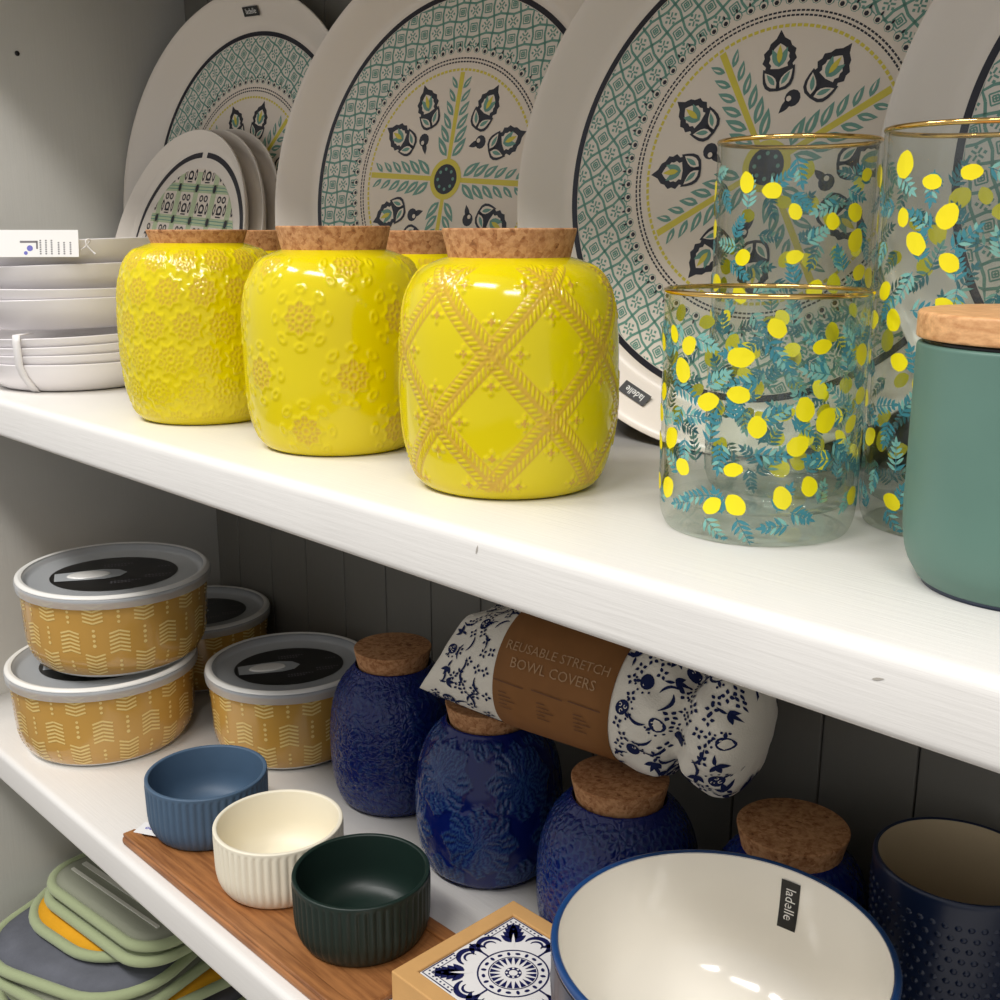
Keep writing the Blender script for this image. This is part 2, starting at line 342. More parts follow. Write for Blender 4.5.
def em_diamond(s, t, C):
    nx = 6; wx = C / nx; hz = 0.062
    p = s / wx + (t - 0.043) / hz; q = s / wx - (t - 0.043) / hz
    h = np.zeros_like(s); m = np.zeros_like(s); cl = wx * hz / math.hypot(wx, hz)
    for a, b in ((p, q), (q, p)):
        da = (a - np.round(a)) * cl; l = b * math.hypot(wx, hz) / 2 * 1.0
        stem = np.exp(-(da / 0.0007) ** 2)
        ph = (l / 0.0029 + np.abs(da) / 0.0035) % 1.0
        leafb = smooth01((np.abs(da) - 0.0008) / 0.0008) * smooth01((0.0052 - np.abs(da)) / 0.0012) * smooth01(1.6 - np.abs(ph - 0.5) * 4.2)
        h = np.maximum(h, np.maximum(stem * 0.6, leafb)); 
        edge = smooth01((0.0062 - np.abs(da)) / 0.001) * (1 - leafb * 0.85) * 0.62
        m = np.maximum(m, np.maximum(edge, stem * 0.7))
    # small four-petal crosses inside each diamond, near its corners
    for ox, oy in ((0.5, 0.0), (0, 0.27), (0, -0.27), (0.27, 0), (-0.27, 0)):
        for sh in (0.0, 0.5):
            if ox == 0.5: continue
            cx = (s / wx - (0.5 + sh) - ox); cx = (cx - np.round(cx)) * wx
            cy0 = (t - 0.043) / hz - (sh - 0.0) - oy * 1.0; cy = (cy0 - np.round(cy0)) * hz
            d = np.hypot(cx, cy); a = np.arctan2(cy, cx); pet = smooth01((0.0042 * np.abs(np.cos(2 * a)) ** 1.2 + 0.0006 - d) / 0.0010)
            h = np.maximum(h, pet * 0.8); m = np.maximum(m, 0.75 * pet * smooth01(np.abs(d - 0.0028) / 0.0015))
    return h, m
def em_rosettes(s, t, C):
    h = np.zeros_like(s); m = np.zeros_like(s); nx = 15; wx = C / nx; hz = wx * 0.93
    for sh in (0, 1):
        cx = s / wx - 0.5 * sh; cx = (cx - np.round(cx)) * wx; cy = (t - 0.006) / (2 * hz) - 0.5 * sh; cy = (cy - np.round(cy)) * 2 * hz
        i, l = rosette(cx, cy, wx * 0.47, 9); h = np.maximum(h, l); 
        m = np.maximum(m, i * (0.42 + 0.25 * smooth01((t - 0.02) / 0.1)) * (1 - 0.6 * l))
    band = smooth01((0.022 - t) / 0.008); m = np.maximum(m, band * 0.35 * (0.5 + 0.5 * np.sin(s * 900) * np.sin(t * 1100)))
    return h, m
def em_medallion(s, t, C):
    h = np.zeros_like(s); m = np.zeros_like(s); nx = 6; wx = C / nx; hz = 0.031
    for sh in (0, 1):
        cx = s / wx - 0.5 * sh; cx = (cx - np.round(cx)) * wx; cy = (t - 0.02) / (hz * 2) - 0.5 * sh; cy = (cy - np.round(cy)) * hz * 2
        i, l = rosette(cx, cy, 0.0105, 8); h = np.maximum(h, l); m = np.maximum(m, i * 0.62 * (1 - 0.55 * l))
        d = np.hypot(cx, cy); a = np.arctan2(cy, cx); k = np.round(a / (PI / 4)) * PI / 4
        ex = cx * np.cos(k) + cy * np.sin(k) - 0.0155; ey = -cx * np.sin(k) + cy * np.cos(k); e = np.hypot(ex / 0.0020, ey / 0.0030)
        lo = np.exp(-((e - 0.9) / 0.35) ** 2); h = np.maximum(h, lo * 0.9); m = np.maximum(m, 0.3 * lo)
    return h, m
def em_foliage(s, t, C):
    h = np.zeros_like(s); m = np.zeros_like(s); nx = 5; wx = C / nx
    for sh in (0, 1):
        cx = s / wx - 0.5 * sh; cx = (cx - np.round(cx)) * wx; cy = (t - 0.045) / 0.085 - 0.5 * sh; cy = (cy - np.round(cy)) * 0.085
        d = np.hypot(cx, cy); a = np.arctan2(cy, cx)
        br = smooth01(1.3 - 3.2 * np.abs(((a * 8 / (2 * PI)) % 1) - 0.5) * (0.35 + d / 0.02)) * (d < 0.026)
        fr = smooth01(0.5 + 1.2 * np.cos(a * 24 + 3 * np.sin(d * 900)) * np.cos(d * 1500)) * smooth01((0.027 + 0.003 * np.cos(8 * a) - d) / 0.002)
        h = np.maximum(h, np.maximum(fr, br * smooth01((0.026 - d) / 0.004))); m = np.maximum(m, 0.75 * smooth01((0.028 + 0.003 * np.cos(8 * a) - d) / 0.004) * (0.35 + 0.65 * fr))
    return h, m
def em_leafy(s, t, C):
    f = np.sin(s * 520 + 2.2 * np.sin(t * 310)) * np.sin(t * 480 + 2.0 * np.sin(s * 260 + t * 100)); h = smooth01(0.5 + f * 1.2); return h, 0.7 * h
def em_dahlia(s, t, C):
    h = np.zeros_like(s); m = np.zeros_like(s); nx = 4; wx = C / nx
    for sh in (0, 1):
        cx = s / wx - 0.5 * sh + 0.13; cx = (cx - np.round(cx)) * wx; cy = (t - 0.07) / 0.12 - 0.5 * sh; cy = (cy - np.round(cy)) * 0.12
        d = np.hypot(cx, cy); a = np.arctan2(cy, cx); row = np.floor(d / 0.0052); n = np.maximum(5, np.round(row * 5)); ph = (a * n / (2 * PI) + 0.5 * (row % 2)) % 1 - 0.5
        fr = d / 0.0052 - row; pe = np.hypot((fr - 0.2) / 0.75, ph / 0.5); ln = np.exp(-((pe - 0.95) / 0.2) ** 2) * (d < 0.036); h = np.maximum(h, ln); m = np.maximum(m, 0.65 * ln + 0.2 * (d < 0.036))
    return h, m
def canister(name, loc, R, Ht, prof, mat, em, label, cat, group, rot=0.0, nu=300, nz=120, amp=0.0009, cork_r=0.0328, bs=1.0, cork_mat='cork'):
    root = empty(name, loc, label, cat, group, (0, 0, rot)); sr = R / 0.0541; sz = Ht / 0.125 * bs
    P, s = resample([(r * sr, z * sz) for r, z in prof], nz)
    a = np.linspace(0, 2 * PI, nu, endpoint=False); A, J = np.meshgrid(a, np.arange(nz)); r = P[J, 0]; z = P[J, 1]
    T = np.gradient(P, axis=0); T /= np.linalg.norm(T, axis=1)[:, None] + 1e-12; Nr = T[:, 1]; Nz = -T[:, 0]
    if em:
        C = 2 * PI * R; tt = s[J] - np.interp(0.0405 * sr, P[:nz // 2, 0], s[:nz // 2]); h, m = em(A / (2 * PI) * C, tt, C)
        fade = smooth01((z - 0.003) / 0.004) * smooth01((0.1095 * sz - z) / 0.003); stop = (np.arange(nz) < nz * 0.93)[J]; h = h * fade * stop; m = m * fade * stop
        # the lines run thinner where the shoulder closes in
        h = h * smooth01(r / (0.6 * R))
    else: h = np.zeros_like(r); m = h
    rr = r + Nr[J] * h * amp; zz = z + Nz[J] * h * amp
    V = np.stack([rr * np.cos(A), rr * np.sin(A), zz], -1).reshape(-1, 3)
    i = np.arange(nu); i2 = (i + 1) % nu; F = []
    for j in range(nz - 1): F += list(zip(j * nu + i, j * nu + i2, (j + 1) * nu + i2, (j + 1) * nu + i))
    mesh_obj('body', V, F, mat, root, attr=m.reshape(-1))
    zc = 0.1105 * sz; cr = cork_r * (0.5 + 0.5 * sr)
    lathe('cork_lid', rounded([(cr * 0.84, 0.092 * sz), (cr * 0.90, zc), (cr, Ht, 0.0012), (0, Ht)], 3), cork_mat, root, 48, True, False)
    return root
G_Y = 'yellow embossed canisters on the upper shelf'
canister('canister', (-0.6803, 0.3826, 0), 0.0541, 0.1240, PROF, 'yellow', em_rosettes, 'yellow ceramic canister embossed all over with small round rosettes, cork lid', 'canister', G_Y, rot=0.35, nu=480, nz=190, amp=0.0007, bs=1.045)
canister('canister', (-0.5344, 0.3871, 0), 0.0541, 0.1262, PROF, 'yellow', em_medallion, 'yellow ceramic canister with spaced square flower medallions, cork lid', 'canister', G_Y, rot=-1.0, nu=480, nz=190, amp=0.0007, bs=1.005)
canister('canister', (-0.3913, 0.3870, 0), 0.0541, 0.125, PROF, 'yellow', em_diamond, 'yellow ceramic canister with braided diamond lattice relief, cork lid', 'canister', G_Y, rot=-1.452, nu=560, nz=230, amp=0.0007)
canister('canister', (-0.738, 0.461, 0), 0.041, 0.1235, PROF, 'yellow', em_rosettes, 'yellow canister half hidden behind the rosette canister', 'canister', G_Y, nu=160, nz=70)
canister('canister', (-0.571, 0.480, 0), 0.041, 0.1235, PROF, 'yellow', em_medallion, 'yellow canister half hidden behind the flower medallion canister', 'canister', G_Y, nu=160, nz=70)
G_B = 'navy canisters on the lower shelf'
canister('canister', (-0.646, 0.511, ZL), 0.051, 0.127, PROF_B, 'blue_leaf', em_leafy, 'navy canister with all over leafy relief beside the mustard bowls, cork lid', 'canister', G_B, nu=360, nz=150, cork_r=0.0315, amp=0.0005)
canister('canister', (-0.524, 0.499, ZL), 0.052, 0.124, PROF_B, 'blue', em_foliage, 'glossy navy canister with large feathery medallions, cork lid under the fabric roll', 'canister', G_B, rot=-0.9, nu=400, nz=160, cork_r=0.0315)
canister('canister', (-0.397, 0.490, ZL), 0.051, 0.1165, PROF_B, 'blue_scale', em_dahlia, 'navy canister with scaly dahlia relief between glossy canister and white bowl', 'canister', G_B, nu=360, nz=150, cork_r=0.0315, amp=0.0005)
canister('canister', (-0.296, 0.524, ZL), 0.047, 0.111, PROF_B, 'blue_leaf', em_leafy, 'navy canister with wide cork lid directly behind the large white bowl', 'canister', G_B, nu=240, nz=100, cork_r=0.0345)

# ------------------------------------------------------------------ leaning serving plates
def plate_frame(root, X, Yb, R, th, yaw):
    u = Vector((math.cos(yaw), math.sin(yaw), 0)); nh = Vector((-math.sin(yaw), math.cos(yaw), 0))
    v = Vector((0, 0, math.cos(th))) + nh * math.sin(th); fr = u.cross(v)      # faces the shopper
    C = Vector((X, Yb, 0.0008)) + v * R
    root.matrix_world = Matrix(((u.x, v.x, fr.x, C.x), (u.y, v.y, fr.y, C.y), (u.z, v.z, fr.z, C.z), (0, 0, 0, 1)))
WD = 0.018
def lotus(pr, o, ang, sc=1.0):
    """scalloped flower bud of the plates: dark frame, pale inner, two petals at its foot; points along +x (outwards)"""
    up = [(0.000, 0.0052), (0.0035, 0.0088), (0.0060, 0.0080), (0.0085, 0.0104), (0.0112, 0.0092), (0.0138, 0.0098), (0.0162, 0.0070), (0.0188, 0.0060), (0.0212, 0.0026), (0.0258, 0.0)]
    P = [(-0.001, 0)] + up + [(x, -y) for x, y in up[-2::-1]]
    pr.poly(xf(P, o, ang, sc), 0, 1)
    Q = [(0.0048 + (x - 0.0035) * 0.70, y * 0.60) for x, y in up[1:-1]] + [(0.0182, 0)]; Q = [(0.004, 0)] + Q + [(x, -y) for x, y in Q[-2::-1]]
    pr.poly(xf(Q, o, ang, sc), 3, 2)
    for sg in (1, -1): pr.poly(xf(leaf_pts((0.005, 0), sg * 0.42, 0.0115, 0.0044), o, ang, sc), 1, 3)
    pr.poly(xf(leaf_pts((0.007, 0), 0, 0.0105, 0.0034), o, ang, sc), 2, 4)
    for sg in (1, -1):
        pr.poly(xf(leaf_pts((-0.0085, 0), sg * 0.62, 0.0165, 0.0098), o, ang, sc), 0, 5)
        pr.poly(xf(leaf_pts((-0.0068, sg * 0.0012), sg * 0.64, 0.0120, 0.0056), o, ang, sc), 3, 6)
        pr.poly(xf(leaf_pts((-0.0050, sg * 0.0020), sg * 0.64, 0.0085, 0.0028), o, ang, sc), 1, 7)
def plate_print(root, rot, tagang):
    fm = lambda x, y, l: (x, y, -WD + 0.00012 + l * 0.00007)
    pr = Print(fm)
    pr.ring((0, 0), 0.1298, 0.1337, 0, 1, 160)
    # lattice band, clamped to the annulus
    r0, r1, cs = 0.0925, 0.1294, 0.0118; ca, sa = math.cos(rot + 0.08), math.sin(rot + 0.08)
    def cl(P, m, lay=0):
        Q = [(x * ca - y * sa, x * sa + y * ca) for x, y in P]; rr = [math.hypot(*q) for q in Q]
        if max(rr) < r0 or min(rr) > r1: return
        Q = [(q[0] * min(max(r, r0), r1) / r, q[1] * min(max(r, r0), r1) / r) for q, r in zip(Q, rr)]
        pr.poly(Q, m, lay)
    def cline(a, b, wd, m, lay=0):
        a = np.array(a); b = np.array(b); t = (b - a) / np.linalg.norm(b - a); nrm = np.array((-t[1], t[0])) * wd / 2; cl([a + nrm, b + nrm, b - nrm, a - nrm], m, lay)
    K = 12
    for i in range(-K, K + 1):
        for j in range(-K, K + 1):
            x, y = i * cs, j * cs; rc = math.hypot(x, y)
            if rc < r0 - cs or rc > r1 + cs: continue
            h = cs / 2; wv = 0.0006 * (1 if (i + j) % 2 else -1)
            for (a, m_, b) in (((x - h, y - h), (x, y - h + wv * 1.6), (x + h, y - h)), ((x - h, y - h), (x - h - wv * 1.6, y), (x - h, y + h))):
                cline(a, m_, 0.0016, 1); cline(m_, b, 0.0016, 1)
            if (i + j) % 2:
                for k in range(4):
                    t = PI / 4 + k * PI / 2
                    cline((x + 0.0006 * math.cos(t), y + 0.0006 * math.sin(t)), (x + 0.0034 * math.cos(t), y + 0.0036 * math.sin(t)), 0.0011, 1)
                    t = k * PI / 2
                    cl([(x + (0.0036 + 0.0011 * c_) * math.cos(t) - 0.0011 * s_ * math.sin(t), y + (0.0036 + 0.0011 * c_) * math.sin(t) + 0.0011 * s_ * math.cos(t)) for c_, s_ in ((1, 0), (0, 1), (-1, 0), (0, -1))], 1)
            else:
                for q in (0.0040, 0.0020):
                    for k in range(4):
                        t = k * PI / 2 + PI / 4; t2 = t + PI / 2; cline((x + q * math.cos(t), y + q * math.sin(t)), (x + q * math.cos(t2), y + q * math.sin(t2)), 0.00085, 1)
                cl([(x + 0.0011 * math.cos(t), y + 0.0011 * math.sin(t)) for t in (0, PI / 2, PI, 1.5 * PI)], 1)
    pr.ring((0, 0), 0.0, 0.0915, 3, 0, 120)
    for k in range(72):                                            # little eyes round the medallion
        t = 2 * PI * k / 72; ct, st = math.cos(t), math.sin(t)
        pr.disc((0.0922 * ct, 0.0922 * st), 0.0030, 1, 1, 8); pr.disc((0.0918 * ct, 0.0918 * st), 0.0023, 3, 2, 8); pr.disc((0.0914 * ct, 0.0914 * st), 0.0015, 0, 3, 6)
        pr.poly(leaf_pts((0.0938 * ct, 0.0938 * st), t, 0.003, 0.0014), 0, 3)
    for r in (0.0832, 0.0857):
        for k in range(190):
            a0 = 2 * PI * k / 190; pr.ring((0, 0), r - 0.00055, r + 0.00055, 0, 1, 1, a0, a0 + 0.75 * 2 * PI / 190)
    for k in range(130):
        a0 = 2 * PI * k / 130; pr.ring((0, 0), 0.0768, 0.0786, 2, 1, 1, a0, a0 + 0.72 * 2 * PI / 130)
    for k in range(4):
        t = rot + k * PI / 2; c, s_ = math.cos(t), math.sin(t); e = lambda r, q: (r * c - q * s_, r * s_ + q * c)
        pr.poly([e(0.012, 0.0017), e(0.076, 0.0021), e(0.076, -0.0021), e(0.012, -0.0017)], 2, 1)
        for i in range(6):
            r = 0.0165 + i * 0.0096; L = 0.0172 - i * 0.0013; W = 0.0066 - i * 0.0005
            for sg in (1, -1):
                bpt = e(r, sg * 0.0026); pr.poly(leaf_pts(bpt, t + sg * 0.78, L, W, -sg * 0.12), 1, 2)
                pr.poly(leaf_pts(e(r + 0.002, sg * 0.0046), t + sg * 0.74, L * 0.58, W * 0.26), 3, 3)
        for dt, fl in ((29.5, 1), (60.5, -1)):
            lt = t + math.radians(dt); o = (0.0500 * math.cos(lt), 0.0500 * math.sin(lt)); lotus(pr, o, lt + fl * -0.08, 1.0)
        ct = t + PI / 4; o = (0.0385 * math.cos(ct), 0.0385 * math.sin(ct)); pr.disc(o, 0.0048, 0, 1, 12)
        pr.poly(leaf_pts((o[0] - 0.002 * math.cos(ct), o[1] - 0.002 * math.sin(ct)), ct + 2.2, 0.0085, 0.005, 0.4), 0, 1)
        pr.disc((o[0] + 0.0022 * math.cos(ct + 1.9), o[1] + 0.0022 * math.sin(ct + 1.9)), 0.0016, 3, 2, 8)
    pr.disc((0, 0), 0.0148, 2, 3, 24); pr.disc((0, 0), 0.0108, 0, 4, 24)
    for k in range(8): pr.disc((0.0072 * math.cos(k * PI / 4), 0.0072 * math.sin(k * PI / 4)), 0.0013, 1, 5, 8)
    pr.build('printed_pattern', ['p_navy', 'p_teal', 'p_yellow', 'p_white'], root)
    if tagang is not None:
        # black brand sticker on the sloping rim
        rt = 0.148; zs = lambda r: np.interp(r, [0.139, 0.160], [-WD + 0.004, -0.002]) + 0.0006
        a = tagang; c, s_ = math.cos(a), math.sin(a)
        f2 = lambda x, y, l: ((rt + x) * c - y * s_, (rt + x) * s_ + y * c, zs(rt + x) + l * 0.0001)
        p2 = Print(f2); p2.poly([(-0.0035, -0.0105), (0.0035, -0.0105), (0.0035, 0.0105), (-0.0035, 0.0105)], 0); add_text(p2, 'ladelle', 0.0056, (0, 0), -PI / 2, 1, 1)
        p2.build('brand_sticker', ['black', 'white_txt'], root)
def serving_plate(X, Yb, th, yaw, rot, label, tagang=None):
    R = 0.165; root = empty('serving_plate', (X, Yb, 0), label, 'plate', 'patterned serving plates leaning on the back panel'); plate_frame(root, X, Yb, R, th, yaw)
    prof = rounded([(0, -WD), (0.1385, -WD, 0.004), (0.160, -0.0012, 0.008), (R, 0.0, 0.0012), (R, -0.0022, 0.0012), (0.158, -0.0048, 0.006), (0.140, -WD - 0.004, 0.005), (0.112, -WD - 0.0042), (0.110, -WD - 0.0062, 0.001), (0.107, -WD - 0.0062, 0.001), (0.105, -WD - 0.0042), (0, -WD - 0.0042)], 5)
    lathe('dish', prof[::-1], 'melamine', root, 128, False, False)
    plate_print(root, rot, tagang); return root
serving_plate(-0.900, 0.5190, 0.145, 0.12, math.radians(47), 'cream serving plate with teal medallion, leaning behind the stacked side plates', math.radians(88))
serving_plate(-0.622, 0.5075, 0.192, 0.13, math.radians(-4), 'cream serving plate with teal medallion, leaning behind the yellow canisters', math.radians(38))
serving_plate(-0.359, 0.5150, 0.200, 0.11, math.radians(30), 'cream serving plate with teal medallion, leaning behind the lemon tumbler', math.radians(246))
serving_plate(-0.110, 0.5150, 0.200, 0.12, math.radians(12), 'cream serving plate with teal lattice, leaning behind the tall lemon glass and sage jar')

# ------------------------------------------------------------------ nested side plates
def side_plate(X, Yb, th, yaw, R, printed, label):
    root = empty('side_plate', (X, Yb, 0), label, 'plate', 'side plates leaning in a nest'); plate_frame(root, X, Yb, R, th, yaw)
    d = 0.011
    lathe('dish', rounded([(0, -d), (R * 0.885, -d, 0.004), (R, 0, 0.001), (R, -0.0022, 0.001), (R * 0.89, -d - 0.003, 0.006), (R * 0.55, -d - 0.003), (0, -d - 0.003)], 5)[::-1], 'melamine', root, 96, False, False)
    if not printed: return root
    pr = Print(lambda x, y, l: (x, y, -d + 0.0001 + l * 0.00007)); rp = R * 0.71
    pr.ring((0, 0), 0, rp, 4, 0, 80)
    def ok(p): return math.hypot(*p) < rp * 0.97
    q = 0.030; ca, sa = math.cos(-0.06), math.sin(-0.06); T = lambda x, y: (x * ca - y * sa, x * sa + y * ca)
    def P(pts, m, l):
        pts = [T(*p) for p in pts]
        if max(math.hypot(*p) for p in pts) > rp * 1.12: return
        pts = [(p[0] * min(1, rp / max(1e-9, math.hypot(*p))), p[1] * min(1, rp / max(1e-9, math.hypot(*p)))) for p in pts]; pr.poly(pts, m, l)
    for i in range(-3, 4):
        for k in range(-14, 15):
            a = i * q; b = k * 0.005
            P([(a - 0.004, b), (a + 0.004, b), (a + 0.004, b + 0.005), (a - 0.004, b + 0.005)], 3, 1); P([(b, a - 0.004), (b + 0.005, a - 0.004), (b + 0.005, a + 0.004), (b, a + 0.004)], 3, 1)
            for o_ in (-0.0015, 0.0015): P([(b, a + o_ - 0.0004), (b + 0.005, a + o_ - 0.0004), (b + 0.005, a + o_ + 0.0004), (b, a + o_ + 0.0004)], 1, 2)
    for i in range(-3, 4):
        for j in range(-3, 4):
            P([(i * q + 0.0025 * math.cos(t), j * q + 0.0038 * math.sin(t)) for t in np.linspace(0, 2 * PI, 10, endpoint=False)], 0, 3)
            cx, cy = (i + 0.5) * q, (j + 0.5) * q
            for dx, dy, rx, ry in ((-0.0038, 0.006, 0.0032, 0.0032), (0.0038, 0.006, 0.0032, 0.0032), (-0.0085, -0.003, 0.002, 0.0055), (0.0085, -0.003, 0.002, 0.0055), (0, -0.0035, 0.0045, 0.0045)):
                n = 10; A = np.linspace(0, 2 * PI, n + 1)
                for k in range(n):
                    t0, t1 = A[k], A[k + 1]; P([(cx + dx + rx * math.cos(t0), cy + dy + ry * math.sin(t0)), (cx + dx + rx * math.cos(t1), cy + dy + ry * math.sin(t1)), (cx + dx + rx * 0.55 * math.cos(t1), cy + dy + ry * 0.55 * math.sin(t1)), (cx + dx + rx * 0.55 * math.cos(t0), cy + dy + ry * 0.55 * math.sin(t0))], 0, 3)
            for yy in (-0.010, -0.0075): P([(cx - 0.004, cy + yy), (cx + 0.004, cy + yy), (cx + 0.004, cy + yy + 0.0012), (cx - 0.004, cy + yy + 0.0012)], 0, 3)
    for k in range(4):
        a0 = k * PI / 2 - 0.06 + 0.045; pr.ring((0, 0), R * 0.800, R * 0.845, 0, 1, 40, a0, a0 + PI / 2 - 0.09)
    pr.build('printed_pattern', ['p_navy', 'p_teal', 'p_yellow', 'p_green', 'p_white'], root); return root
side_plate(-0.940, 0.4700, 0.30, 0.03, 0.110, True, 'small cream side plate with green tile print, front of the leaning nest')
side_plate(-0.925, 0.4780, 0.30, 0.03, 0.110, False, 'plain edge of a side plate, middle of the leaning nest')
side_plate(-0.912, 0.4865, 0.30, 0.03, 0.110, False, 'plain edge of a side plate, rearmost of the leaning nest')

# ------------------------------------------------------------------ white dishes
SX, SY = -0.905, 0.390
def white_dish(z0, h, R, tilt, az, label):
    root = empty('white_dish', (SX, SY, z0), label, 'dish', 'white dishes stacked by the side panel')
    root.rotation_euler = (tilt * math.sin(az), -tilt * math.cos(az), 0)
    lathe('dish', rounded([(0, 0.0), (R * 0.74, 0.0, 0.004), (R * 0.93, h * 0.55, 0.02), (R, h, 0.0012), (R - 0.0022, h, 0.001), (R * 0.90, h * 0.58, 0.02), (R * 0.70, 0.003, 0.006), (0, 0.003)], 5), 'melamine_w', root, 96, False, False); return root
spec = [(0.0, 0.023, 0, 0), (0.0075, 0.022, 0.015, 0.5), (0.0145, 0.022, 0.03, 0.9), (0.022, 0.0215, 0.03, 0.9), (0.0468, 0.024, 0.03, 0.2), (0.0560, 0.024, 0.0, 0), (0.0690, 0.027, 0.04, 0.3), (0.0840, 0.030, 0.05, 0.6)]
names = ['bottom dish of the banded white pile', 'second white dish from the bottom of the banded pile', 'third white dish from the bottom of the banded pile', 'top dish of the banded white pile', 'lowest white dish resting on the banded pile', 'second white dish above the banded pile', 'third white dish above the banded pile', 'topmost white dish of the pile holding a paper tag']
for (z0, h, tl, az), nm in zip(spec, names): white_dish(z0 + 0.0004, h, 0.0765, tl, az, nm)
# strap round the lower pile
P = []; cd = Vector((0, 0, 0)) - Vector((SX, SY, 0)); aa = math.atan2(cd.y, cd.x) - 0.55
V = []; F = []
path = [(0.058, -0.0001), (0.0605, 0.001), (0.0725, 0.013), (0.0775, 0.0225), (0.0785, 0.040), (0.0775, 0.046), (0.06, 0.046)]
for r, z in path:
    for q in (-0.0032, 0.0032): V.append((SX + r * math.cos(aa) - q * math.sin(aa), SY + r * math.sin(aa) + q * math.cos(aa), z + 0.0004))
for i in range(len(path) - 1): F.append((2 * i, 2 * i + 1, 2 * i + 3, 2 * i + 2))
o = mesh_obj('packing_strap', V, F, 'strap'); tag(o, 'thin white plastic strap round the banded pile of dishes', 'strap'); md = o.modifiers.new('t', 'SOLIDIFY'); md.thickness = 0.0006
# paper tag with string
tg = empty('price_tag', (-0.8385, 0.3480, 0.1040), 'white paper price tag with printed lines propped in the top dish', 'tag', rot=(math.radians(-12), 0, math.radians(52)))
bevel_box('card', -0.045, 0.022, -0.0003, 0.0003, 0.0, 0.020, 'paper', tg, 0.0001, 1)
pr = Print(lambda x, y, l: (x, -0.0004 - l * 0.0001, y))
for k, x in enumerate((-0.006, -0.002, 0.002, 0.007, 0.011, 0.0155)): 
    for z in np.arange(0.002, 0.012 - 0.001 * (k > 2), 0.0016): pr.poly([(x, z), (x + 0.0012, z), (x + 0.0012, z + 0.001), (x, z + 0.001)], 0)
pr.poly([(-0.020, 0.0105), (-0.0075, 0.0105), (-0.0075, 0.0120), (-0.020, 0.0120)], 0); pr.poly([(-0.0085, 0.006), (-0.0072, 0.006), (-0.0072, 0.012), (-0.0085, 0.012)], 0)
pr.disc((-0.013, 0.0065), 0.0022, 1); pr.disc((-0.016, 0.003), 0.0014, 1)
pr.build('printed_lines', ['ink', 'ink_b'], tg)
V, F = tube_data([(0.022 + 0.012 * t + 0.004 * math.sin(t * 6), 0.003 + 0.002 * math.cos(5 * t), 0.006 + 0.009 * math.sin(t * PI) - 0.003 * t) for t in np.linspace(0, 1, 20)], 0.0006, 6); mesh_obj('string', V, F, 'strap', tg)

